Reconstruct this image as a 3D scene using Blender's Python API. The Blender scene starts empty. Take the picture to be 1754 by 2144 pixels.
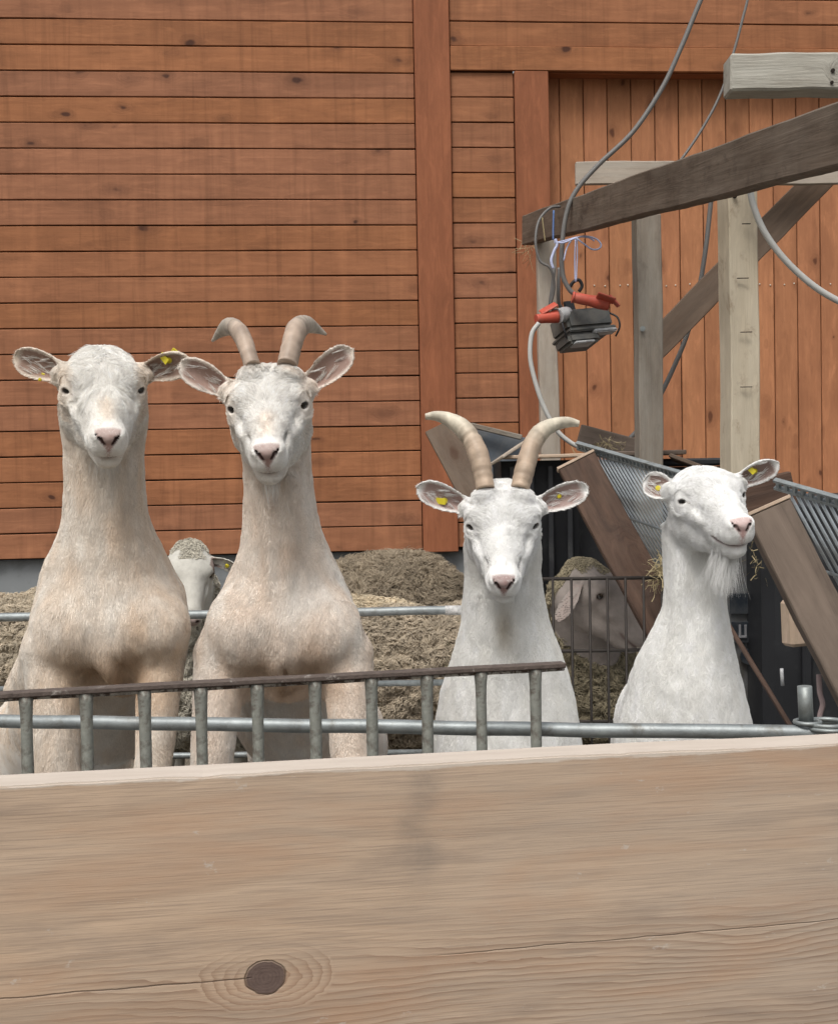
import bpy, bmesh, math, random, time
import numpy as np
from mathutils import Vector, Matrix
R = math.radians
rnd = random.Random(7)
T0 = time.time()
C = bpy.context.scene.collection
sc = bpy.context.scene

# ------------------------------------------------------------------ camera
FPX, CX, CY = 2600.0, 877.0, 1072.0
CAM = Vector((0, 0, 1.35))
PITCH, ROLL = R(-1.585), R(1.05)
cam = bpy.data.cameras.new('camera'); camo = bpy.data.objects.new('camera', cam); C.objects.link(camo)
fw = Vector((0, math.cos(PITCH), math.sin(PITCH)))
r0 = Vector((1, 0, 0)); u0 = r0.cross(fw)
rt = r0 * math.cos(ROLL) - u0 * math.sin(ROLL)
up = u0 * math.cos(ROLL) + r0 * math.sin(ROLL)
camo.matrix_world = Matrix(((rt.x, up.x, -fw.x, CAM.x), (rt.y, up.y, -fw.y, CAM.y), (rt.z, up.z, -fw.z, CAM.z), (0, 0, 0, 1)))
cam.sensor_fit = 'HORIZONTAL'; cam.sensor_width = 36; cam.lens = 36 * FPX / 1754.0
cam.clip_start = 0.05; cam.clip_end = 500
cam.dof.use_dof = True; cam.dof.focus_distance = 2.6; cam.dof.aperture_fstop = 60
sc.camera = camo

# ------------------------------------------------------------------ light
w = bpy.data.worlds.new("World"); sc.world = w; w.use_nodes = True
nt = w.node_tree; bg = nt.nodes['Background']
sky = nt.nodes.new('ShaderNodeTexSky'); sky.sky_type = 'NISHITA'; sky.sun_disc = False
SUN_EL, SUN_ROT = R(58), R(200)
sky.sun_elevation = SUN_EL; sky.sun_rotation = SUN_ROT
sky.air_density = 1.6; sky.dust_density = 6.0; sky.ozone_density = 1.0
hs = nt.nodes.new('ShaderNodeHueSaturation'); hs.inputs['Saturation'].default_value = 0.32
nt.links.new(sky.outputs[0], hs.inputs['Color']); nt.links.new(hs.outputs[0], bg.inputs['Color'])
bg.inputs['Strength'].default_value = 0.12
sun = bpy.data.lights.new('sun', 'SUN'); sun.energy = 1.5; sun.angle = R(22); sun.color = (1.0, 0.96, 0.90)
suno = bpy.data.objects.new('sun', sun); C.objects.link(suno)
# direction towards the sun (Nishita: rotation 0 = +Y, clockwise)
sd = Vector((math.sin(SUN_ROT) * math.cos(SUN_EL), math.cos(SUN_ROT) * math.cos(SUN_EL), math.sin(SUN_EL)))
suno.rotation_euler = sd.to_track_quat('Z', 'Y').to_euler()
sc.view_settings.view_transform = 'Standard'; sc.view_settings.look = 'None'
sc.view_settings.exposure = 0.17; sc.view_settings.gamma = 1.0; sc.view_settings.use_curve_mapping = False

# ------------------------------------------------------------------ placing helpers
def ray(px, py):
    return fw + rt * ((px - CX) / FPX) - up * ((py - CY) / FPX)
def P(px, py, Y):
    d = ray(px, py); return CAM + d * (Y / d.y)
WT = math.tan(R(4.5)); WY0 = 7.1
WN = Vector((WT, -1, 0)).normalized()          # wall normal, towards the camera
WX = Vector((1, WT, 0)).normalized()
W0 = Vector((0, WY0, 0))
def PW(px, py, off=0.0):                        # point on the barn wall plane, off metres proud
    d = ray(px, py); o = W0 + WN * off
    return CAM + d * ((o - CAM).dot(WN) / d.dot(WN))
def wc(p):                                      # wall coordinates (along, z)
    return (p - W0).dot(WX), p.z

def tag(o, label=None, cat=None, group=None, kind=None):
    if label: o['label'] = label
    if cat: o['category'] = cat
    if group: o['group'] = group
    if kind: o['kind'] = kind
    return o
def empty(name, loc, label=None, cat=None, group=None, kind=None):
    o = bpy.data.objects.new(name, None); C.objects.link(o); o.location = loc
    o.empty_display_size = 0.1
    return tag(o, label, cat, group, kind)
def link(name, me, mat=None, parent=None, mw=None):
    o = bpy.data.objects.new(name, me); C.objects.link(o)
    if mat is not None and len(me.materials) == 0: me.materials.append(mat)
    if parent is not None:
        o.parent = parent
        o.matrix_parent_inverse = Matrix.Identity(4)
        if mw is not None:
            o.matrix_local = wmat(parent).inverted() @ mw
        else:
            o.matrix_local = wmat(parent).inverted()
    elif mw is not None:
        o.matrix_world = mw
    return o
def wmat(o):
    m = o.matrix_basis.copy()
    while o.parent is not None:
        o = o.parent; m = o.matrix_basis @ m
    return m
def bm_mesh(bm, name, smooth=False, angle=None):
    me = bpy.data.meshes.new(name); bm.to_mesh(me); bm.free()
    if smooth:
        me.polygons.foreach_set('use_smooth', [True] * len(me.polygons))
    return me
def box_mesh(lx, ly, lz, bev=0.002, name='box', wob=0.0, nseg=1, seed=0):
    """box centred on the origin, length along X; wob bends and roughens it"""
    bm = bmesh.new(); bmesh.ops.create_cube(bm, size=1)
    bmesh.ops.scale(bm, vec=(lx, ly, lz), verts=bm.verts)
    if nseg > 1:
        es = [e for e in bm.edges if abs((e.verts[0].co - e.verts[1].co).normalized().x) > .9]
        bmesh.ops.subdivide_edges(bm, edges=es, cuts=nseg - 1)
    if bev > 0:
        es = [e for e in bm.edges if len(e.link_faces) == 2 and e.calc_face_angle(0) > 1]
        bmesh.ops.bevel(bm, geom=es, offset=bev, segments=1, affect='EDGES')
    if wob > 0:
        r = random.Random(seed); a = [r.uniform(0, 6.28) for _ in range(6)]
        for v in bm.verts:
            t = v.co.x
            v.co.z += wob * (math.sin(t * 5 + a[0]) + .6 * math.sin(t * 13 + a[1] + v.co.z * 9) + .35 * math.sin(t * 41 + a[2] + v.co.z * 30))
            v.co.y += wob * .7 * (math.sin(t * 4 + a[3]) + .5 * math.sin(t * 17 + a[4] + v.co.y * 20))
    return bm_mesh(bm, name)
def frame(p, q, upv=Vector((0, 0, 1)), facing=None):
    """matrix with X along p->q, centre at the middle; Z nearest upv (or -Y nearest facing)"""
    x = (q - p).normalized()
    if facing is not None:
        y = -(facing - x * facing.dot(x)).normalized(); z = x.cross(y)
    else:
        z = (upv - x * upv.dot(x)).normalized(); y = z.cross(x)
    m = Matrix(((x.x, y.x, z.x, 0), (x.y, y.y, z.y, 0), (x.z, y.z, z.z, 0), (0, 0, 0, 1)))
    m.translation = (p + q) / 2
    return m
def beam(name, p, q, ly, lz, mat, parent=None, facing=Vector((0, -1, 0)), bev=0.003, wob=0.0, nseg=1, seed=0):
    L = (q - p).length
    me = box_mesh(L, ly, lz, bev, name, wob, nseg, seed)
    return link(name, me, mat, parent, frame(p, q, facing=facing))
def spline(pts, n):
    """Catmull-Rom through pts (tuples), n samples per span"""
    a = np.array([list(p) for p in pts], float)
    a = np.vstack([2 * a[0] - a[1], a, 2 * a[-1] - a[-2]])
    out = []
    for i in range(1, len(a) - 2):
        for k in range(n):
            t = k / n
            out.append(.5 * ((2 * a[i]) + (-a[i - 1] + a[i + 1]) * t + (2 * a[i - 1] - 5 * a[i] + 4 * a[i + 1] - a[i + 2]) * t * t + (-a[i - 1] + 3 * a[i] - 3 * a[i + 1] + a[i + 2]) * t ** 3))
    out.append(a[-2]); return np.array(out)
def tube_mesh(pts, rad, name='tube', seg=10, flat=None, n=6, smooth=True, ridge=None, cap=True):
    """pts: control points (Vector); rad: number or list; flat: (ratio, axis hint)"""
    ctrl = [(p[0], p[1], p[2], (rad[i] if isinstance(rad, (list, tuple)) else rad)) for i, p in enumerate(pts)]
    s = spline(ctrl, n) if len(ctrl) > 2 or n == 1 else np.array(ctrl)
    vs, fs = [], []
    ref = None; m = len(s); dist = 0
    for i in range(m):
        t = Vector(s[min(i + 1, m - 1)][:3]) - Vector(s[max(i - 1, 0)][:3]); t.normalize()
        if ref is None:
            h = flat[1] if flat else Vector((0, 0, 1)) if abs(t.z) < .9 else Vector((1, 0, 0))
            ref = (h - t * h.dot(t)).normalized()
        else:
            ref = (ref - t * ref.dot(t)).normalized()
        b = t.cross(ref)
        if i: dist += (Vector(s[i][:3]) - Vector(s[i - 1][:3])).length
        r = max(s[i][3], 1e-4)
        if ridge: r *= 1 + ridge(dist, i / (m - 1))
        for k in range(seg):
            a = 2 * math.pi * k / seg
            q = Vector(s[i][:3]) + ref * (math.cos(a) * r) + b * (math.sin(a) * r * (flat[0] if flat else 1))
            vs.append(q)
    for i in range(m - 1):
        for k in range(seg):
            k2 = (k + 1) % seg
            fs.append((i * seg + k, i * seg + k2, (i + 1) * seg + k2, (i + 1) * seg + k))
    if cap:
        fs.append(tuple(range(seg - 1, -1, -1))); fs.append(tuple((m - 1) * seg + k for k in range(seg)))
    me = bpy.data.meshes.new(name); me.from_pydata(vs, [], fs)
    if smooth:
        sm = [True] * len(me.polygons)
        if cap: sm[-1] = sm[-2] = False
        me.polygons.foreach_set('use_smooth', sm)
    return me
def tube(name, pts, rad, mat, parent=None, origin=None, **k):
    o0 = Vector(origin) if origin is not None else Vector(pts[0])
    me = tube_mesh([Vector(p) - o0 for p in pts], rad, name, **k)
    return link(name, me, mat, parent, Matrix.Translation(o0))

# ------------------------------------------------------------------ materials
def mat_new(name):
    m = bpy.data.materials.new(name); m.use_nodes = True
    return m, m.node_tree, m.node_tree.nodes['Principled BSDF']
class NB:
    def __init__(s, t): s.t = t; s.N = t.nodes; s.L = t.links
    def node(s, ty, **k):
        n = s.N.new(ty)
        for a, v in k.items(): setattr(n, a, v)
        return n
    def _in(s, sock, v):
        if hasattr(v, 'is_linked') or isinstance(v, bpy.types.NodeSocket): s.L.new(v, sock)
        else: sock.default_value = v
    def math(s, op, a, b=0.0, c=None, clamp=False):
        n = s.node('ShaderNodeMath', operation=op); n.use_clamp = clamp
        s._in(n.inputs[0], a); s._in(n.inputs[1], b)
        if c is not None: s._in(n.inputs[2], c)
        return n.outputs[0]
    def vmath(s, op, a, b=None):
        n = s.node('ShaderNodeVectorMath', operation=op); s._in(n.inputs[0], a)
        if b is not None: s._in(n.inputs[1], b)
        return n.outputs[0]
    def noise(s, vec, scale, detail=3, rough=.55, dist=0.0, out=0):
        n = s.node('ShaderNodeTexNoise'); s._in(n.inputs['Vector'], vec)
        n.inputs['Scale'].default_value = scale; n.inputs['Detail'].default_value = detail
        n.inputs['Roughness'].default_value = rough; n.inputs['Distortion'].default_value = dist
        return n.outputs[out]
    def maprange(s, v, a, b, c=0.0, d=1.0, smooth=False):
        n = s.node('ShaderNodeMapRange'); s._in(n.inputs[0], v)
        if smooth: n.interpolation_type = 'SMOOTHSTEP'
        for i, x in zip((1, 2, 3, 4), (a, b, c, d)): s._in(n.inputs[i], x)
        return n.outputs[0]
    def mix(s, f, a, b, mode='MIX'):
        n = s.node('ShaderNodeMix', data_type='RGBA', blend_type=mode)
        s._in(n.inputs[0], f)
        s._in(n.inputs[6], a if not isinstance(a, tuple) else (*a[:3], 1)); s._in(n.inputs[7], b if not isinstance(b, tuple) else (*b[:3], 1))
        return n.outputs[2]
    def bump(s, h, strength, dist):
        n = s.node('ShaderNodeBump'); s._in(n.inputs['Height'], h)
        n.inputs['Strength'].default_value = strength; n.inputs['Distance'].default_value = dist
        return n.outputs[0]
def wood(name, c1, c2, knotc=(.06, .025, .012), grain=1.0, knots=1.0, weather=0.0, wcol=(.30, .29, .27), rough=.75, knot_scale=5.0,
         streak=0.0, var=.18, paint=None, stain=0.0, stainc=(.05, .03, .02), bump=.35, gscale=1.0, satvar=.0):
    m, t, bs = mat_new(name); b = NB(t)
    tc = b.node('ShaderNodeTexCoord').outputs['Object']
    inf = b.node('ShaderNodeObjectInfo').outputs['Random']
    off = b.node('ShaderNodeCombineXYZ'); b._in(off.inputs[0], b.math('MULTIPLY', inf, 37.0)); b._in(off.inputs[1], b.math('MULTIPLY', inf, 11.3)); b._in(off.inputs[2], b.math('MULTIPLY', inf, 5.7))
    v = b.vmath('ADD', tc, off.outputs[0])
    # knots
    vk = b.vmath('MULTIPLY', v, (.55, 1.0, 1.0))
    vk = b.vmath('ADD', vk, b.vmath('MULTIPLY', b.noise(v, 9, 2, out=1), (.05, .05, .05)))
    vor = b.node('ShaderNodeTexVoronoi'); b._in(vor.inputs['Vector'], vk); vor.inputs['Scale'].default_value = knot_scale
    sep = b.node('ShaderNodeSeparateColor'); b._in(sep.inputs[0], vor.outputs['Color'])
    dist = b.math('DIVIDE', vor.outputs['Distance'], b.maprange(sep.outputs[0], 0, 1, .3, 1.2))
    has = b.math('LESS_THAN', sep.outputs[1], .55 * knots)
    kn = b.math('MULTIPLY', b.maprange(dist, .06, .13, 1, 0, True), has)
    halo = b.math('MULTIPLY', b.maprange(dist, .05, .38, 1, 0, True), has)
    # grain, bent round the knots
    gv = b.vmath('MULTIPLY', v, (1.2 * gscale, 26 * gscale, 26 * gscale))
    bend = b.node('ShaderNodeCombineXYZ'); b._in(bend.inputs[0], 0.0); b._in(bend.inputs[1], b.math('MULTIPLY', halo, 2.2)); b._in(bend.inputs[2], b.math('MULTIPLY', halo, 2.8))
    gv = b.vmath('ADD', gv, bend.outputs[0])
    g1 = b.noise(gv, 1.0, 6, .68, .7)
    g2 = b.noise(b.vmath('MULTIPLY', v, (6 * gscale, 170 * gscale, 170 * gscale)), 1.0, 3, .6, .3)
    g = b.math('ADD', b.math('MULTIPLY', b.maprange(g1, .36, .64), .75), b.math('MULTIPLY', g2, .3))
    col = b.mix(b.math('MULTIPLY', g, grain, clamp=True), c1, c2)
    big = b.noise(b.vmath('MULTIPLY', v, (1.5, 3, 3)), 1.6, 4, .6)
    col = b.mix(b.math('MULTIPLY', b.maprange(big, .38, .66), .5), col, tuple(x * .72 for x in c2))
    mid = b.noise(b.vmath('MULTIPLY', v, (5, 22, 22)), 1.0, 6, .72, .5)
    col = b.mix(b.math('MULTIPLY', b.maprange(mid, .52, .75), .5), col, tuple(min(1, x * 1.35) for x in c1))
    col = b.mix(b.math('MULTIPLY', b.maprange(mid, .46, .28), .45), col, tuple(x * .6 for x in c2))
    col = b.mix(b.math('MULTIPLY', halo, .35), col, knotc)
    col = b.mix(b.math('MULTIPLY', kn, .85), col, knotc)
    if streak > 0:                                # vertical run-down stains (across the board)
        gm = b.node('ShaderNodeNewGeometry').outputs['Position']
        sv = b.noise(b.vmath('MULTIPLY', gm, (24, 24, 1.3)), 1.0, 4, .65, .3)
        col = b.mix(b.math('MULTIPLY', b.maprange(sv, .50, .75), streak), col, tuple(x * .55 for x in c2))
        sv2 = b.noise(b.vmath('MULTIPLY', gm, (9, 9, .8)), 1.0, 3, .6, .3)
        col = b.mix(b.math('MULTIPLY', b.maprange(sv2, .55, .8), streak * .6), col, tuple(min(1, x * 1.5) for x in c1))
    if weather > 0:
        wn = b.noise(b.vmath('MULTIPLY', v, (2, 9, 9)), 1.8, 6, .68)
        col = b.mix(b.math('MULTIPLY', b.maprange(wn, .38, .66), weather), col, wcol)
    if stain > 0:
        sn = b.noise(b.vmath('MULTIPLY', v, (1, 1.4, 1.4)), 9, 7, .7, .4)
        col = b.mix(b.math('MULTIPLY', b.maprange(sn, .55, .72), stain), col, stainc)
    if paint is not None:
        pn = b.noise(b.vmath('MULTIPLY', v, (1, 2.2, 2.2)), 6, 6, .66, .3)
        col = b.mix(b.maprange(pn, .36, .40), col, paint)
    hv = b.node('ShaderNodeHueSaturation'); b._in(hv.inputs['Color'], col)
    b._in(hv.inputs['Value'], b.maprange(inf, 0, 1, 1 - var, 1 + var))
    r2 = b.math('FRACT', b.math('MULTIPLY', inf, 17.31))
    b._in(hv.inputs['Hue'], b.maprange(r2, 0, 1, .5 - .0015, .5 + .0015))
    b._in(hv.inputs['Saturation'], b.maprange(r2, 0, 1, 1 - satvar, 1 + satvar))
    t.links.new(hv.outputs[0], bs.inputs['Base Color'])
    bs.inputs['Roughness'].default_value = rough
    bs.inputs['Specular IOR Level'].default_value = .25
    bh = b.math('SUBTRACT', g, b.math('MULTIPLY', kn, .5))
    t.links.new(b.bump(bh, bump, .0025), bs.inputs['Normal'])
    return m
def plain(name, col, rough=.6, metal=0.0, nscale=20, nvar=.25, dirt=None, dirtamt=0.0, bump=.15, spec=.4, detail=5, dlo=.45, dhi=.62, dscale=9):
    m, t, bs = mat_new(name); b = NB(t)
    tc = b.node('ShaderNodeTexCoord').outputs['Object']
    n = b.noise(tc, nscale, detail, .6)
    c = b.mix(n, tuple(x * (1 - nvar) for x in col), tuple(min(1, x * (1 + nvar)) for x in col))
    if dirt is not None:
        c = b.mix(b.math('MULTIPLY', b.maprange(b.noise(tc, dscale, 8, .72, .4), dlo, dhi), dirtamt), c, dirt)
    t.links.new(c, bs.inputs['Base Color'])
    bs.inputs['Roughness'].default_value = rough; bs.inputs['Metallic'].default_value = metal
    bs.inputs['Specular IOR Level'].default_value = spec
    t.links.new(b.bump(b.noise(tc, nscale * 3, 4), bump, .002), bs.inputs['Normal'])
    return m
M = {}
M['wall'] = wood('stained_cladding', (.37, .160, .079), (.27, .112, .055), knotc=(.05, .02, .014), streak=.5, var=.055, knots=1.5, knot_scale=6, satvar=.04, bump=.25, grain=.8)
M['batten'] = wood('red_batten', (.34, .127, .061), (.255, .093, .044), knotc=(.06, .02, .012), streak=.2, var=.06, knots=.7, bump=.25, grain=.8)
M['recess'] = wood('recess_cladding', (.46, .205, .100), (.345, .145, .070), knotc=(.10, .035, .018), streak=.25, var=.07, knots=1.8, knot_scale=7.5, bump=.25, grain=.8)
M['gray'] = wood('weathered_timber', (.30, .26, .21), (.22, .185, .15), weather=.6, wcol=(.34, .32, .28), stain=.4, stainc=(.10, .085, .07), var=.08, bump=.6)
M['rafter'] = wood('dark_old_timber', (.165, .125, .095), (.088, .065, .048), weather=.5, wcol=(.19, .155, .125), stain=.85, stainc=(.055, .04, .03), var=.06, bump=.6, streak=.3)
M['silver'] = wood('silvered_beam', (.42, .40, .35), (.28, .26, .22), weather=.8, wcol=(.46, .45, .40), stain=.5, stainc=(.16, .15, .12), var=.05, bump=.9, knots=.2)
M['pale'] = wood('pale_timber', (.47, .40, .33), (.38, .32, .26), weather=.5, wcol=(.45, .42, .37), var=.06, stain=.2, stainc=(.2, .16, .12))
M['paint'] = wood('peeling_post', (.64, .56, .43), (.55, .47, .35), weather=.3, wcol=(.66, .60, .48), var=.02, knots=.2, stain=.75, stainc=(.22, .13, .075), bump=.5)
M['brace'] = wood('brown_brace', (.165, .115, .082), (.11, .077, .055), weather=.3, wcol=(.19, .155, .125), var=.05)
M['rack'] = wood('brown_rack_board', (.135, .080, .056), (.050, .029, .021), weather=.25, wcol=(.14, .105, .085), var=.10, grain=1.2, bump=.6)
M['rack2'] = wood('tan_rack_board', (.20, .155, .125), (.12, .092, .074), weather=.5, wcol=(.225, .175, .14), var=.05, grain=1.2, bump=.6)
M['cutend'] = wood('fresh_cut_edge', (.55, .43, .33), (.45, .34, .25), var=.04, knots=.1)
M['galv'] = plain('galvanised_steel', (.27, .295, .30), rough=.5, metal=.5, nscale=34, nvar=.5, dirt=(.15, .145, .13), dirtamt=.8, bump=.3, dscale=26, dlo=.52, dhi=.68)
M['galvbar'] = plain('zinc_bars', (.46, .50, .53), rough=.5, metal=.35, nscale=14, nvar=.2, dirt=(.22, .21, .19), dirtamt=.6)
M['galv2'] = plain('dull_zinc', (.30, .33, .33), rough=.5, metal=.55, nscale=20, nvar=.25, dirt=(.12, .12, .11), dirtamt=.6, bump=.3)
M['rust'] = plain('rusty_rail', (.28, .29, .26), rough=.7, metal=.3, nscale=40, nvar=.35, dirt=(.085, .055, .042), dirtamt=.75, bump=.8, dscale=44, dlo=.47, dhi=.62)
M['rustbar'] = plain('rust_brown_bar', (.115, .090, .078), rough=.8, metal=.2, nscale=60, nvar=.4, dirt=(.36, .33, .30), dirtamt=.9, bump=.9, dscale=38, dlo=.60, dhi=.66)
M['wire'] = plain('dark_wire', (.03, .025, .022), rough=.6, metal=.4)
M['cable'] = plain('grey_cable', (.155, .15, .145), rough=.5, nvar=.12)
M['cablew'] = plain('pale_cable', (.50, .50, .48), rough=.45, nvar=.1)
M['black'] = plain('black_plastic', (.018, .019, .022), rough=.5, nscale=7, nvar=.5, dirt=(.085, .085, .085), dirtamt=.6, dscale=5, dlo=.52, dhi=.75)  # near-black base also carries the shade of the interior behind the racks
M['darkbox'] = plain('grey_plastic_case', (.085, .088, .085), rough=.5, nscale=15, nvar=.25, dirt=(.20, .185, .16), dirtamt=.5)
M['red'] = plain('red_plug_plastic', (.50, .085, .052), rough=.55, nscale=25, nvar=.2, dirt=(.32, .16, .12), dirtamt=.4)
M['slate'] = plain('slate_blue_panel', (.085, .10, .12), rough=.55, nscale=12, nvar=.3, dirt=(.15, .155, .16), dirtamt=.6)
M['twine'] = plain('blue_white_twine', (.48, .52, .72), rough=.8, nvar=.15)
M['twineb'] = plain('blue_twine', (.12, .20, .42), rough=.8, nvar=.15)
M['clear'] = plain('milky_plastic', (.48, .49, .50), rough=.35, nvar=.2, dirt=(.15, .15, .15), dirtamt=.6, dscale=14)
M['plinth'] = plain('grey_plinth', (.22, .235, .245), rough=.85, nscale=6, nvar=.18, dirt=(.10, .105, .11), dirtamt=.5, dscale=4)
M['yellow'] = plain('yellow_tag', (.66, .56, .035), rough=.45, nvar=.1)
M['pink'] = plain('pinkish_strip', (.33, .25, .25), rough=.7)
M['straw'] = plain('straw', (.34, .28, .16), rough=.85, nscale=30, nvar=.4)
M['nail'] = plain('pale_nail', (.62, .58, .50), rough=.4, metal=.3)
M['gap'] = plain('dark_backing', (.02, .013, .01), rough=.95)
M['metalpanel'] = plain('grey_metal_panel', (.15, .155, .16), rough=.45, metal=.4, nscale=9, nvar=.35, dirt=(.08, .065, .05), dirtamt=.7)
M['glassdark'] = plain('dark_window', (.02, .025, .032), rough=.15, nvar=.4, dirt=(.09, .09, .09), dirtamt=.4)
M['letter'] = plain('pale_lettering', (.17, .17, .18), rough=.6)
M['hoof'] = plain('hoof_horn', (.06, .05, .04), rough=.6)

def attr_mat(name, rough=.8, nscale=120, nvar=.12, bump=.3, spec=.2, sheen=0.0, stretch=(1, 1, .25)):
    m, t, bs = mat_new(name); b = NB(t)
    a = b.node('ShaderNodeAttribute'); a.attribute_name = 'coat_color'
    tc = b.node('ShaderNodeTexCoord').outputs['Object']
    n = b.noise(b.vmath('MULTIPLY', tc, stretch), nscale, 4, .6)
    c = b.mix(n, tuple([1 - nvar] * 3), (1.0, 1.0, 1.0))
    c = b.mix(1.0, a.outputs['Color'], c, 'MULTIPLY')
    t.links.new(c, bs.inputs['Base Color']); bs.inputs['Roughness'].default_value = rough
    bs.inputs['Specular IOR Level'].default_value = spec
    t.links.new(b.bump(n, bump, .003), bs.inputs['Normal'])
    return m
M['skin'] = attr_mat('goat_skin')
M['horn'] = attr_mat('horn', rough=.5, nscale=60, nvar=.25, bump=.4, spec=.35, stretch=(1, 1, 1))
M['fleece'] = attr_mat('fleece', nscale=60, nvar=.35, bump=.6, stretch=(1, 1, 1))
def hair_mat(name, transl=.25):
    m, t, bs = mat_new(name); b = NB(t)
    a = b.node('ShaderNodeAttribute'); a.attribute_name = 'hair_color'
    t.links.new(a.outputs['Color'], bs.inputs['Base Color'])
    bs.inputs['Roughness'].default_value = .75; bs.inputs['Specular IOR Level'].default_value = .15
    tr = b.node('ShaderNodeBsdfTranslucent'); t.links.new(a.outputs['Color'], tr.inputs['Color'])
    mx = b.node('ShaderNodeMixShader'); mx.inputs[0].default_value = transl
    t.links.new(bs.outputs[0], mx.inputs[1]); t.links.new(tr.outputs[0], mx.inputs[2])
    t.links.new(mx.outputs[0], t.nodes['Material Output'].inputs['Surface'])
    return m
M['hair'] = hair_mat('coat_hair'); M['wool'] = hair_mat('wool_lock', .1)
def eye_mat():
    m, t, bs = mat_new('eye'); b = NB(t)
    tc = b.node('ShaderNodeTexCoord').outputs['Object']
    s = b.node('ShaderNodeSeparateXYZ'); b._in(s.inputs[0], tc)
    # local -Y looks out; horizontal slot pupil
    rr = b.vmath('LENGTH', b.vmath('MULTIPLY', tc, (1, 0, 1)))
    n = b.N[-1]
    rad = [x for x in t.nodes if x.type == 'VECT_MATH' and x.operation == 'LENGTH'][0].outputs['Value']
    iris = b.maprange(rad, .0075, .0090, 1, 0)
    px = b.math('POWER', b.math('DIVIDE', s.outputs[0], .0068), 2.0); pz = b.math('POWER', b.math('DIVIDE', s.outputs[2], .0032), 2.0)
    pup = b.math('LESS_THAN', b.math('ADD', px, pz), 1.0)
    c = b.mix(iris, (.012, .008, .006), (.030, .018, .009))
    c = b.mix(pup, c, (.003, .003, .004))
    t.links.new(c, bs.inputs['Base Color']); bs.inputs['Roughness'].default_value = .06
    bs.inputs['Coat Weight'].default_value = .6
    return m
M['eye'] = eye_mat()

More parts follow.
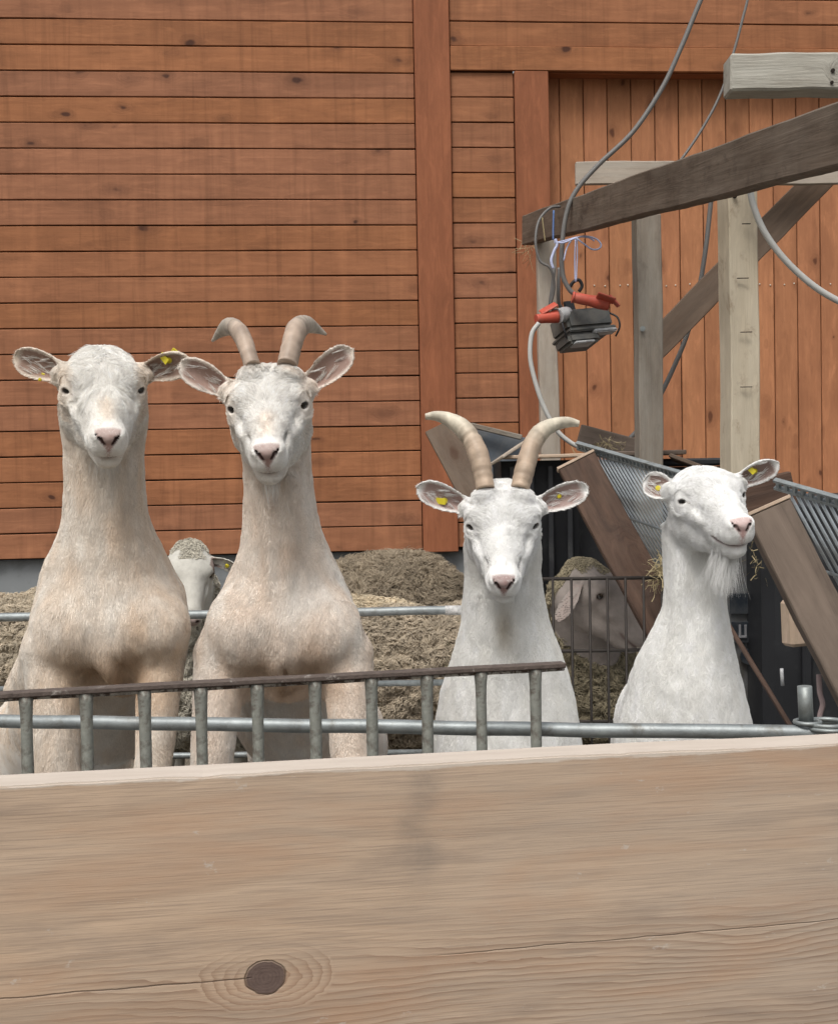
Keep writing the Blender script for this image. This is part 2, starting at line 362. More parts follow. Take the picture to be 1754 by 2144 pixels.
# plank material: big softwood board with one dark knot, long cracks and curved growth rings
def plank_mat():
    m, t, bs = mat_new('front_plank_wood'); b = NB(t)
    tc = b.node('ShaderNodeTexCoord').outputs['Object']
    s = b.node('ShaderNodeSeparateXYZ'); b._in(s.inputs[0], tc)
    x, z = s.outputs[0], s.outputs[2]
    def knot(kx, kz, sx, sz, r):
        dx = b.math('DIVIDE', b.math('SUBTRACT', x, kx), sx); dz = b.math('DIVIDE', b.math('SUBTRACT', z, kz), sz)
        d = b.math('SQRT', b.math('ADD', b.math('POWER', dx, 2.0), b.math('POWER', dz, 2.0)))
        return d
    K = KNOT
    # ring field: rows bend away from the knot
    dx = b.math('SUBTRACT', x, K[0]); dz = b.math('SUBTRACT', z, K[1])
    e = b.math('DIVIDE', b.math('POWER', dx, 2.0), .075 ** 2)
    infl = b.math('DIVIDE', 1.0, b.math('ADD', 1.0, e))
    q = b.math('SQRT', b.math('ADD', b.math('POWER', dz, 2.0), b.math('MULTIPLY', b.math('MULTIPLY', infl, infl), .00045)))
    sg = b.math('SIGN', dz)
    fld = b.math('MULTIPLY', b.math('SUBTRACT', q, b.math('MULTIPLY', infl, .0175)), sg)
    # second swirl on the right
    dx2 = b.math('SUBTRACT', x, .30); dz2 = b.math('SUBTRACT', z, -.005 + K[1])
    e2 = b.math('ADD', b.math('DIVIDE', b.math('POWER', dx2, 2.0), .11 ** 2), b.math('DIVIDE', b.math('POWER', dz2, 2.0), .03 ** 2))
    fld = b.math('ADD', fld, b.math('MULTIPLY', b.math('DIVIDE', 1.0, b.math('ADD', 1.0, e2)), .016))
    cv = b.node('ShaderNodeCombineXYZ'); b._in(cv.inputs[0], b.math('MULTIPLY', x, 2.2)); b._in(cv.inputs[1], 0.0); b._in(cv.inputs[2], b.math('MULTIPLY', fld, 60.0))
    wob = b.noise(b.vmath('MULTIPLY', tc, (3, 3, 10)), 1.6, 4, .6)
    cv2 = b.vmath('ADD', cv.outputs[0], b.vmath('MULTIPLY', b.noise(b.vmath('MULTIPLY', tc, (4, 4, 14)), 1.5, 3, out=1), (.5, .5, .8)))
    g1 = b.noise(cv2, 1.1, 5, .55)
    # rings as sharp latewood lines
    ringf = b.math('ADD', b.math('MULTIPLY', fld, 150.0), b.math('MULTIPLY', wob, 3.0))
    saw = b.math('FRACT', ringf)
    line = b.math('POWER', saw, 2.5)
    e3 = b.math('SQRT', b.math('ADD', b.math('POWER', b.math('DIVIDE', dx, .066), 2.0), b.math('POWER', b.math('DIVIDE', dz, .036), 2.0)))
    e3n = b.math('ADD', e3, b.math('MULTIPLY', b.math('SUBTRACT', b.noise(b.vmath('MULTIPLY', tc, (12, 12, 26)), 1.0, 5, .6), .5), .55))
    ring = b.math('POWER', b.math('FRACT', b.math('MULTIPLY', e3n, 6.5)), 2.2)
    inn = b.maprange(e3n, .95, 1.0, 1, 0)
    line = b.math('ADD', b.math('MULTIPLY', line, b.math('SUBTRACT', 1.0, inn)), b.math('MULTIPLY', ring, inn))
    low = b.maprange(z, K[1] + .062, K[1] - .0, 0, 1, True)                # rings show in the lower half
    line = b.math('MULTIPLY', line, b.math('MULTIPLY', low, b.maprange(b.noise(b.vmath('MULTIPLY', tc, (4, 4, 20)), 1.0, 3), .30, .52)))
    fine = b.noise(b.vmath('MULTIPLY', tc, (11, 90, 520)), 1.0, 4, .65, .2)
    c = b.mix(b.maprange(g1, .3, .7), (.56, .41, .29), (.40, .29, .205))
    c = b.mix(b.math('MULTIPLY', b.maprange(fine, .47, .66), .42), c, (.17, .125, .10))
    # weather: grey washed areas, right half and bottom
    wn = b.noise(b.vmath('MULTIPLY', tc, (2.2, 2, 7)), 1.7, 6, .62, .4)
    grey = b.math('ADD', b.maprange(x, -.25, .38, .12, .62), b.math('MULTIPLY', b.maprange(wn, .35, .7), .55))
    grey = b.math('MULTIPLY', grey, .50, clamp=True)
    c = b.mix(grey, c, (.40, .345, .295))
    c = b.mix(b.math('MULTIPLY', line, .62), c, (.20, .115, .072))
    blot = b.noise(b.vmath('MULTIPLY', tc, (3, 3, 16)), 1.0, 5, .6, .3)
    c = b.mix(b.math('MULTIPLY', b.maprange(blot, .50, .66), .4), c, (.44, .255, .15))
    c = b.mix(b.math('MULTIPLY', b.maprange(blot, .46, .32), .45), c, (.22, .175, .145))
    # broad smudge a little left of the middle
    smd = b.math('SUBTRACT', x, b.math('MULTIPLY', b.math('SUBTRACT', wn, .5), .10))
    sm = b.math('ABSOLUTE', b.math('ADD', smd, .015))
    smn = b.noise(b.vmath('MULTIPLY', tc, (22, 22, 40)), 1.0, 5, .7, .5)
    smk = b.math('MULTIPLY', b.math('MULTIPLY', b.maprange(sm, .002, .026, 1, 0, True), b.maprange(z, K[1] + .05, K[1] + .11, 0, 1, True)), b.maprange(smn, .35, .6, .25, 1))
    c = b.mix(b.math('MULTIPLY', smk, .35), c, (.16, .145, .13))
    # small dark fly specks and dents
    sp = b.node('ShaderNodeTexVoronoi'); b._in(sp.inputs['Vector'], b.vmath('MULTIPLY', tc, (.55, 1, 1))); sp.inputs['Scale'].default_value = 26
    sc_ = b.node('ShaderNodeSeparateColor'); b._in(sc_.inputs[0], sp.outputs['Color'])
    spk = b.math('MULTIPLY', b.maprange(sp.outputs['Distance'], .03, .10, 1, 0, True), b.math('LESS_THAN', sc_.outputs[0], .22))
    c = b.mix(b.math('MULTIPLY', spk, .6), c, (.11, .075, .06))
    spw = b.math('MULTIPLY', b.maprange(b.noise(b.vmath('MULTIPLY', tc, (30, 30, 55)), 1.0, 5, .7), .66, .72), .7)
    c = b.mix(spw, c, (.50, .45, .40))
    # knot
    kd = b.vmath('MULTIPLY', b.noise(tc, 60, 3, out=1), (.006, .006, .006))
    kd_ = b.node('ShaderNodeSeparateXYZ'); b._in(kd_.inputs[0], kd)
    ddx = b.math('ADD', dx, b.math('SUBTRACT', kd_.outputs[0], .003)); ddz = b.math('ADD', dz, b.math('SUBTRACT', kd_.outputs[1], .003))
    dk = b.math('SQRT', b.math('ADD', b.math('POWER', b.math('DIVIDE', ddx, 1.15), 2.0), b.math('POWER', ddz, 2.0)))
    kn = b.maprange(dk, .0145, .0165, 1, 0)
    kc = b.mix(b.noise(tc, 130, 4, .7), (.085, .058, .05), (.19, .135, .115))
    kr = b.math('FRACT', b.math('MULTIPLY', dk, 330.0))
    kc = b.mix(b.math('MULTIPLY', kr, .3), kc, (.05, .03, .025))
    c = b.mix(kn, c, kc)
    edge = b.maprange(b.math('ABSOLUTE', b.math('SUBTRACT', dk, .0162)), 0, .0012, 1, 0)
    c = b.mix(b.math('MULTIPLY', edge, .6), c, (.035, .022, .018))
    # drying cracks: left of the knot, right half
    cw = b.math('MULTIPLY', b.math('SUBTRACT', b.noise(b.vmath('MULTIPLY', tc, (14, 0, 0)), 1.0, 4), .5), .006)
    c1y = b.math('ABSOLUTE', b.math('SUBTRACT', b.math('SUBTRACT', dz, cw), b.math('MULTIPLY', dx, .006)))
    cr1 = b.math('MULTIPLY', b.maprange(c1y, .0003, .0010, 1, 0), b.maprange(dx, -.012, -.016, 0, 1))
    c2y = b.math('ABSOLUTE', b.math('SUBTRACT', b.math('SUBTRACT', dz, cw), b.math('ADD', b.math('MULTIPLY', dx, .016), .006)))
    cr2 = b.math('MULTIPLY', b.maprange(c2y, .0002, .0009, 1, 0), b.maprange(dx, .16, .2, 0, 1))
    cr = b.math('MAXIMUM', cr1, cr2)
    c = b.mix(b.math('MULTIPLY', b.math('ADD', b.math('MULTIPLY', cr1, .6), b.math('MULTIPLY', cr2, .3)), 1.0), c, (.06, .04, .03))
    # raw sawn top edge
    nrm = b.node('ShaderNodeSeparateXYZ'); b._in(nrm.inputs[0], b.node('ShaderNodeTexCoord').outputs['Normal'])
    topn = b.noise(b.vmath('MULTIPLY', tc, (9, 60, 60)), 1.0, 5, .65)
    tcol = b.mix(topn, (.66, .59, .52), (.44, .37, .31))
    ed = b.noise(b.vmath('MULTIPLY', tc, (18, 18, 90)), 1.0, 5, .7)
    topm = b.maprange(b.math('ADD', z, b.math('MULTIPLY', b.math('SUBTRACT', ed, .5), .011)), PTOP - .0045, PTOP - .0025, 0, 1)
    c = b.mix(topm, c, tcol)
    t.links.new(c, bs.inputs['Base Color'])
    bs.inputs['Roughness'].default_value = .7; bs.inputs['Specular IOR Level'].default_value = .25
    h = b.math('SUBTRACT', b.math('ADD', b.math('MULTIPLY', fine, .5), b.math('MULTIPLY', line, .3)), b.math('MULTIPLY', b.math('MAXIMUM', cr, edge), 2.0))
    t.links.new(b.bump(h, .5, .0012), bs.inputs['Normal'])
    return m

# ------------------------------------------------------------------ implicit modelling engine
def axis_coords(segs):
    """segs: [(start, end, step), ...] contiguous"""
    out = []
    for a, b_, s in segs:
        n = max(1, int(round((b_ - a) / s))); out.append(np.linspace(a, b_, n, endpoint=False))
    out.append(np.array([segs[-1][1]])); return np.concatenate(out).astype(np.float32)
class Field:
    def __init__(s, xs, ys, zs):
        s.x, s.y, s.z = xs, ys, zs
        s.D = np.full((len(xs), len(ys), len(zs)), .08, np.float32)
    def _win(s, lo, hi):
        w = []
        for ax, l, h in zip((s.x, s.y, s.z), lo, hi):
            a, b_ = np.searchsorted(ax, l), np.searchsorted(ax, h); w.append(slice(max(0, a - 1), min(len(ax), b_ + 1)))
        return w
    def op(s, f, lo, hi, k=.01, sub=False):
        w = s._win(lo, hi)
        if any(a.stop <= a.start for a in w): return
        X = s.x[w[0]][:, None, None]; Y = s.y[w[1]][None, :, None]; Z = s.z[w[2]][None, None, :]
        d = f(X, Y, Z).astype(np.float32)
        A = s.D[w[0], w[1], w[2]]
        if sub:
            h = np.clip(.5 - .5 * (d + A) / k, 0, 1)      # smooth subtraction
            s.D[w[0], w[1], w[2]] = A * (1 - h) + (-d) * h + k * h * (1 - h)
        else:
            h = np.clip(.5 + .5 * (A - d) / k, 0, 1)
            s.D[w[0], w[1], w[2]] = A * (1 - h) + d * h - k * h * (1 - h)
    def ell(s, c, r, M3=None, k=.012, sub=False):
        c = np.array(c, float); r = np.array(r, float); R3 = np.eye(3) if M3 is None else np.array(M3)
        m = r.max() + k + .02
        def f(X, Y, Z):
            x, y, z = X - c[0], Y - c[1], Z - c[2]
            q = [(R3[0, i] * x + R3[1, i] * y + R3[2, i] * z) for i in range(3)]
            k0 = np.sqrt(sum((q[i] / r[i]) ** 2 for i in range(3))) + 1e-9
            k1 = np.sqrt(sum((q[i] / r[i] ** 2) ** 2 for i in range(3))) + 1e-9
            return k0 * (k0 - 1) / k1
        s.op(f, c - m, c + m, k, sub)
    def cone(s, a, b_, r1, r2, k=.015, sub=False, squash=None):
        """squash: (unit vector, factor) - the section is factor times wider along the vector"""
        a = np.array(a, float); b_ = np.array(b_, float); ba = b_ - a; L2 = ba.dot(ba)
        m = max(r1, r2) * (squash[1] if squash else 1) + k + .02
        def f(X, Y, Z):
            x, y, z = X - a[0], Y - a[1], Z - a[2]
            h = np.clip((x * ba[0] + y * ba[1] + z * ba[2]) / L2, 0, 1)
            dx, dy, dz = x - ba[0] * h, y - ba[1] * h, z - ba[2] * h
            r = r1 + (r2 - r1) * h
            d2 = dx * dx + dy * dy + dz * dz
            if squash:
                u, q = squash; du = dx * u[0] + dy * u[1] + dz * u[2]
                d2 = d2 - du * du * (1 - 1 / (q * q))
            return np.sqrt(d2) - r
        s.op(f, np.minimum(a, b_) - m, np.maximum(a, b_) + m, k, sub)
    def stack(s, rows, k=.02, power=2.0):
        """rows: (z, cx, cy, rx, ry) sorted by z; elliptical column"""
        r = np.array(sorted(rows)); zs = r[:, 0]
        zz = s.z
        fine = np.linspace(zs[0], zs[-1], 200)
        cols = []
        for i in range(1, 5):
            v = np.interp(fine, zs, r[:, i])
            kk = np.ones(13) / 13; vp = np.pad(v, 6, mode='edge'); v = np.convolve(vp, kk, 'valid')
            cols.append(np.interp(zz, fine, v)[None, None, :])
        cx, cy, rx, ry = cols
        mx = r[:, 3].max() + .05; my = r[:, 4].max() + .05
        lo = (r[:, 1].min() - mx, r[:, 2].min() - my, zs[0] - .04); hi = (r[:, 1].max() + mx, r[:, 2].max() + my, zs[-1] + .04)
        def f(X, Y, Z):
            sl = [np.searchsorted(zz, Z.ravel()[0]), 0]; i0 = sl[0]; n = Z.shape[2]
            a, b_, c_, d_ = (q[:, :, i0:i0 + n] for q in (cx, cy, rx, ry))
            u = np.abs((X - a) / c_); v = np.abs((Y - b_) / d_)
            e = (u ** power + v ** power) ** (1 / power)
            d = (e - 1) * np.minimum(c_, d_)
            return np.maximum(d, np.maximum(Z - zs[-1], zs[0] - Z))
        s.op(f, lo, hi, k)
    def ear(s, e, k=.008):
        b0, t0, n = e['b'], e['t'], e['n']
        d = t0 - b0; L = np.linalg.norm(d); d = d / L
        n = n - d * n.dot(d); n /= np.linalg.norm(n); v = np.cross(n, d)
        e['fr'] = (d, v, n, L)
        hw, cup = e['hw'], e.get('cup', .013)
        lo = np.minimum(b0, t0) - hw - .03; hi = np.maximum(b0, t0) + hw + .03
        def f(X, Y, Z):
            x, y, z = X - b0[0], Y - b0[1], Z - b0[2]
            U = (x * d[0] + y * d[1] + z * d[2]) / L; V = x * v[0] + y * v[1] + z * v[2]; T = x * n[0] + y * n[1] + z * n[2]
            w_ = hw * np.interp(U, EU, EW); w_ = np.maximum(w_, .002)
            q = np.clip(np.abs(V) / w_, 0, 1.25)
            tm = cup * np.interp(U, [0, .3, 1], [1.35, 1.1, .45]) * (q * q - 1) + e.get('bend', 0) * U * U
            th = np.interp(U, [0, .3, 1], [.0045, .0034, .0028])
            a = np.abs(T - tm) - th; b2 = np.abs(V) - w_
            m_ = np.maximum(a, b2); return np.maximum(m_, np.maximum((U - 1) * L, -.02 - U * L))
        s.op(f, lo, hi, k)
    def mesh(s, smooth=2):
        D = s.D; S = D < 0; nx, ny, nz = D.shape
        c = S[:-1, :-1, :-1].astype(np.uint8)
        tot = np.zeros((nx - 1, ny - 1, nz - 1), np.uint8)
        for dx in (0, 1):
            for dy in (0, 1):
                for dz in (0, 1): tot += S[dx:nx - 1 + dx, dy:ny - 1 + dy, dz:nz - 1 + dz]
        I, J, K = np.nonzero((tot > 0) & (tot < 8)); n = len(I)
        idx = np.full((nx - 1, ny - 1, nz - 1), -1, np.int32); idx[I, J, K] = np.arange(n)
        acc = np.zeros((n, 3)); cnt = np.zeros(n)
        co = [(a, b_, c_) for a in (0, 1) for b_ in (0, 1) for c_ in (0, 1)]
        ax = (s.x, s.y, s.z)
        for p in co:
            for a in range(3):
                if p[a] == 1: continue
                q = list(p); q[a] = 1
                d0 = D[I + p[0], J + p[1], K + p[2]]; d1 = D[I + q[0], J + q[1], K + q[2]]
                m_ = (d0 < 0) != (d1 < 0); t = np.where(m_, d0 / (d0 - d1 + 1e-12), 0)
                base = [ax[i][(I, J, K)[i] + p[i]] for i in range(3)]
                base[a] = base[a] + t * (ax[a][(I, J, K)[a] + 1] - ax[a][(I, J, K)[a]])
                for i in range(3): acc[:, i] += np.where(m_, base[i], 0)
                cnt += m_
        V = acc / cnt[:, None]
        F = []
        for a in range(3):
            b_, c_ = (a + 1) % 3, (a + 2) % 3
            sl0 = [slice(1, -1)] * 3; sl1 = [slice(1, -1)] * 3
            sl0[a] = slice(0, -1); sl1[a] = slice(1, None)
            s0, s1 = S[tuple(sl0)], S[tuple(sl1)]
            e = np.nonzero(s0 != s1); flip = s1[e]      # inside after -> normal towards lower
            pos = [e[i] + (0 if i == a else 1) for i in range(3)]
            def cell(ob, oc):
                q = [pos[0], pos[1], pos[2]]; q = list(q); q[b_] = q[b_] - ob; q[c_] = q[c_] - oc
                return idx[q[0], q[1], q[2]]
            quad = np.stack([cell(1, 1), cell(0, 1), cell(0, 0), cell(1, 0)], 1)
            quad[flip] = quad[flip][:, ::-1]; F.append(quad)
        F = np.concatenate(F)
        F = F[(F >= 0).all(1)]
        # keep the largest connected piece
        lab = np.arange(n)
        ed = np.concatenate([F[:, [0, 1]], F[:, [1, 2]], F[:, [2, 3]], F[:, [3, 0]]])
        for _ in range(400):
            mn = np.minimum(lab[ed[:, 0]], lab[ed[:, 1]]); l2 = lab.copy()
            np.minimum.at(l2, ed[:, 0], mn); np.minimum.at(l2, ed[:, 1], mn); l2 = l2[l2]
            if (l2 == lab).all(): break
            lab = l2
        u, ct = np.unique(lab, return_counts=True); keep = lab == u[ct.argmax()]
        F = F[keep[F[:, 0]]]; m_ = np.cumsum(keep) - 1; V = V[keep]; F = m_[F]; n = len(V)
        ed = np.concatenate([F[:, [0, 1]], F[:, [1, 2]], F[:, [2, 3]], F[:, [3, 0]]])
        for it in range(smooth):
            deg = np.bincount(ed[:, 0], minlength=n)
            A = np.stack([np.bincount(ed[:, 0], V[ed[:, 1], i], n) for i in range(3)], 1) / np.maximum(deg, 1)[:, None]
            V = V + (A - V) * (.45)
        return V, F
EU = [0, .08, .2, .35, .5, .62, .75, .85, .93, .98, 1.0]
EW = [.40, .46, .62, .84, .97, 1.0, .95, .82, .58, .30, .02]
def vnoise(p, f, seed=0):
    """cheap smooth 3-D noise in -1..1 (sum of sines), p (N,3)"""
    r = np.random.RandomState(seed); o = np.zeros(len(p))
    for i in range(5):
        k = r.normal(size=3); k = k / np.linalg.norm(k) * f * (.6 + .35 * i)
        o += np.sin(p @ k + r.uniform(0, 6.28)) / (1 + .25 * i)
    return o / 2.6
def hashnoise(p, f, seed=0):
    """value noise on a lattice (trilinear)"""
    q = p * f + seed * 13.7; i = np.floor(q).astype(np.int64); t = q - i; t = t * t * (3 - 2 * t); out = 0
    for a in (0, 1):
        for b_ in (0, 1):
            for c_ in (0, 1):
                h = ((i[:, 0] + a) * 73856093) ^ ((i[:, 1] + b_) * 19349663) ^ ((i[:, 2] + c_) * 83492791) ^ (seed * 2654435)
                h = ((h ^ (h >> 13)) * 1274126177) & 0xffffffff; v = (h ^ (h >> 16)) & 0xffff
                out = out + (v / 32767.5 - 1) * (t[:, 0] if a else 1 - t[:, 0]) * (t[:, 1] if b_ else 1 - t[:, 1]) * (t[:, 2] if c_ else 1 - t[:, 2])
    return out
def make_mesh(name, V, F, col=None):
    me = bpy.data.meshes.new(name)
    me.vertices.add(len(V)); me.vertices.foreach_set('co', V.astype(np.float32).ravel())
    me.loops.add(F.size); me.loops.foreach_set('vertex_index', F.astype(np.int32).ravel())
    me.polygons.add(len(F)); me.polygons.foreach_set('loop_start', np.arange(0, F.size, F.shape[1], dtype=np.int32))
    me.polygons.foreach_set('use_smooth', np.ones(len(F), bool)); me.update(); me.validate()
    if col is not None:
        a = me.color_attributes.new('coat_color', 'FLOAT_COLOR', 'POINT')
        a.data.foreach_set('color', np.concatenate([col, np.ones((len(col), 1))], 1).astype(np.float32).ravel())
    return me
def vnormals(V, F):
    n = np.cross(V[F[:, 2]] - V[F[:, 0]], V[F[:, 3]] - V[F[:, 1]])
    N = np.stack([sum(np.bincount(F[:, k], n[:, i], len(V)) for k in range(4)) for i in range(3)], 1)
    return N / (np.linalg.norm(N, axis=1)[:, None] + 1e-12)
def sample(V, F, N, dens, seed=0):
    """dens: per-vertex hairs per square metre"""
    rs = np.random.RandomState(seed)
    n = np.cross(V[F[:, 2]] - V[F[:, 0]], V[F[:, 3]] - V[F[:, 1]]); A = np.linalg.norm(n, axis=1) / 2
    ex = A * dens[F].mean(1); cnt = rs.poisson(ex); fi = np.repeat(np.arange(len(F)), cnt)
    u, v = rs.rand(len(fi)), rs.rand(len(fi)); f = F[fi]
    w_ = np.stack([(1 - u) * (1 - v), u * (1 - v), u * v, (1 - u) * v], 1)
    p = (V[f] * w_[..., None]).sum(1); nn = (N[f] * w_[..., None]).sum(1); nn /= np.linalg.norm(nn, axis=1)[:, None] + 1e-9
    return p, nn, f, w_
def hair_object(name, K, rad, col, mat, parent, origin):
    """K (N, k, 3) points; rad (N,k); col (N,3)"""
    n, k = K.shape[:2]
    hc = bpy.data.hair_curves.new(name); hc.add_curves([k] * n)
    hc.points.foreach_set('position', (K - np.array(origin)).astype(np.float32).ravel())
    r = hc.attributes.get('radius') or hc.attributes.new('radius', 'FLOAT', 'POINT')
    r.data.foreach_set('value', rad.astype(np.float32).ravel())
    a = hc.attributes.new('hair_color', 'FLOAT_COLOR', 'CURVE')
    a.data.foreach_set('color', np.concatenate([col, np.ones((n, 1))], 1).astype(np.float32).ravel())
    hc.materials.append(mat)
    o = bpy.data.objects.new(name, hc); C.objects.link(o); o.parent = parent
    return o
def unit(v): return v / (np.linalg.norm(v, axis=-1, keepdims=True) + 1e-12)
def A3(v): return np.array([v[0], v[1], v[2]], float)

# ------------------------------------------------------------------ goats
def head_frame(yaw, pitch, roll):
    """rows: R (image right), F (towards the nose), U"""
    F_ = Vector((math.sin(yaw) * math.cos(pitch), -math.cos(yaw) * math.cos(pitch), -math.sin(pitch)))
    R_ = Vector((math.cos(yaw), math.sin(yaw), 0)); U_ = R_.cross(F_) * -1
    if U_.z < 0: U_ = -U_
    R2 = R_ * math.cos(roll) + U_ * math.sin(roll); U2 = U_ * math.cos(roll) - R_ * math.sin(roll)
    return np.array([A3(R2), A3(F_), A3(U2)])
def smooth01(x, a, b_):
    t = np.clip((x - a) / (b_ - a), 0, 1); return t * t * (3 - 2 * t)

def skull(f, H, B, hs_, g):
    def h2w(r, f_, u): return H + (B[0] * r + B[1] * f_ + B[2] * u) * hs_
    # --- skull and face
    MB3 = B.T
    def ell(c, r, k=.012, sub=False, m=None): f.ell(h2w(*c), np.array(r) * hs_, MB3 if m is None else MB3 @ m, k=k, sub=sub)
    def cone(a, b_, r1, r2, k=.012, sub=False, sq=None): f.cone(h2w(*a), h2w(*b_), r1 * hs_, r2 * hs_, k=k, sub=sub, squash=sq)
    fw_ = g.get('fw', 1.0)
    ell((0, -.022, .008), (.060, .062, .052), k=.02)
    ell((0, .018, .024), (.054 * fw_, .046, .034), k=.02)
    for s_ in (-1, 1):
        ell((s_ * .039, .020, .029), (.026, .034, .014), k=.022)         # frontal bones
        ell((s_ * .050, .014, .026), (.014, .022, .007), k=.014)         # brow
        ell((s_ * .051, .024, -.002), (.021, .026, .022), k=.014)        # orbit
        ell((s_ * .036, .062, -.012), (.019, .042, .020), k=.022)        # cheekbone
        ell((s_ * .040, .000, -.040), (.0285, .046, .046), k=.02)         # masseter
        ell((s_ * .028, .045, -.054), (.023, .055, .028), k=.022)
        cone((s_ * .022, .03, -.068), (s_ * .010, .130, -.060), .022, .016, k=.016)   # jaw bones
        ell((s_ * .021, .112, -.028), (.017, .044, .021), k=.018)         # cheek
        ell((s_ * .0150, .164, -.022), (.0172, .026, .0235), k=.010)        # lip sides
        ell((s_ * .0165, .176, -.002), (.011, .018, .010), k=.007)        # nostril wings
    cone((0, .018, .008), (0, .105, .000), .042, .029, k=.026, sq=(B[0], 1.12))
    cone((0, .085, .000), (0, .172, -.006), .0275, .0180, k=.016, sq=(B[0], 1.08))
    cone((0, .03, -.035), (0, .145, -.036), .034, .024, k=.02)
    ell((0, .178, -.018), (.022, .017, .024), k=.010)
    ell((0, .187, -.003), (.016, .011, .010), k=.006)                      # nose pad
    ell((0, .150, -.0590), (.0220, .028, .0150), k=.006)                    # lower lip and chin
    ell((0, .130, -.061), (.021, .036, .018), k=.012)
    # face hollows in front of the eyes
    for s_ in (-1, 1):
        ell((s_ * .046, .098, .004), (.005, .026, .008), k=.014, sub=True)
    # mouth
    sm = g.get('smile', 1.0)
    mp = [(-.0350, .130, -.0360), (-.0300, .151, -.0412), (-.019, .171, -.0445), (0, .1840, -.0462), (.019, .171, -.0445), (.0300, .151, -.0412), (.0350, .130, -.0360)]
    for i in range(6): cone(mp[i], mp[i + 1], .0026, .0026, k=.0025, sub=True)
    cone((0, .199, -.016), (0, .195, -.042), .0009, .0014, k=.0035, sub=True)   # cleft
    # nostrils
    for s_ in (-1, 1):
        cone((s_ * .0178, .188, .0015), (s_ * .0125, .1935, -.0035), .0026, .0034, k=.0025, sub=True)
        cone((s_ * .0125, .1935, -.0035), (s_ * .0072, .198, -.0115), .0032, .0018, k=.0022, sub=True)
        if g.get('groove'): cone((s_ * .0265, .105, .002), (s_ * .0285, .148, -.010), .0035, .0045, k=.006, sub=True)
    # eye sockets: lids round the ball, almond slit
    eyes = []
    for s_ in (-1, 1):
        c = h2w(s_ * .0550, .033, .012); out = unit(B[0] * s_ * .66 + B[1] * .74 + B[2] * .10)
        f.ell(c, np.array((.0160, .0160, .0152)) * hs_, k=.007)
        side = unit(np.cross(out, B[2])); sl = unit(side * -1); upv_ = np.cross(out, sl)
        if upv_.dot(B[2]) < 0: upv_ = -upv_
        # slit axis tilts down towards the nose
        toward = unit(B[1] - out * B[1].dot(out)); lat = unit(toward + B[2] * g.get('slant', .30)); lat = unit(lat - out * lat.dot(out)); upv_ = np.cross(out, lat)
        if upv_.dot(B[2]) < 0: upv_ = -upv_
        op_ = g.get('eyeopen', 1.0)
        M3 = np.stack([lat, out, upv_], 1)
        f.ell(c + out * .0135 * hs_ - upv_ * .0008 + lat * .001, np.array((.0086, .0140, .0070 * op_)) * hs_, M3, k=.002, sub=True)
        f.cone(c + out * .0105 * hs_ + lat * .009, c + out * .008 * hs_ + lat * .020 - upv_ * .004, .0016, .0010, k=.003, sub=True)  # tear line
        f.cone(c + upv_ * .0150 + out * .002 - lat * .012, c + upv_ * .0152 + out * .005 + lat * .008, .0026, .0026, k=.008)      # upper lid fold
        eyes.append((c - out * .0006, out, upv_, lat))
    return eyes

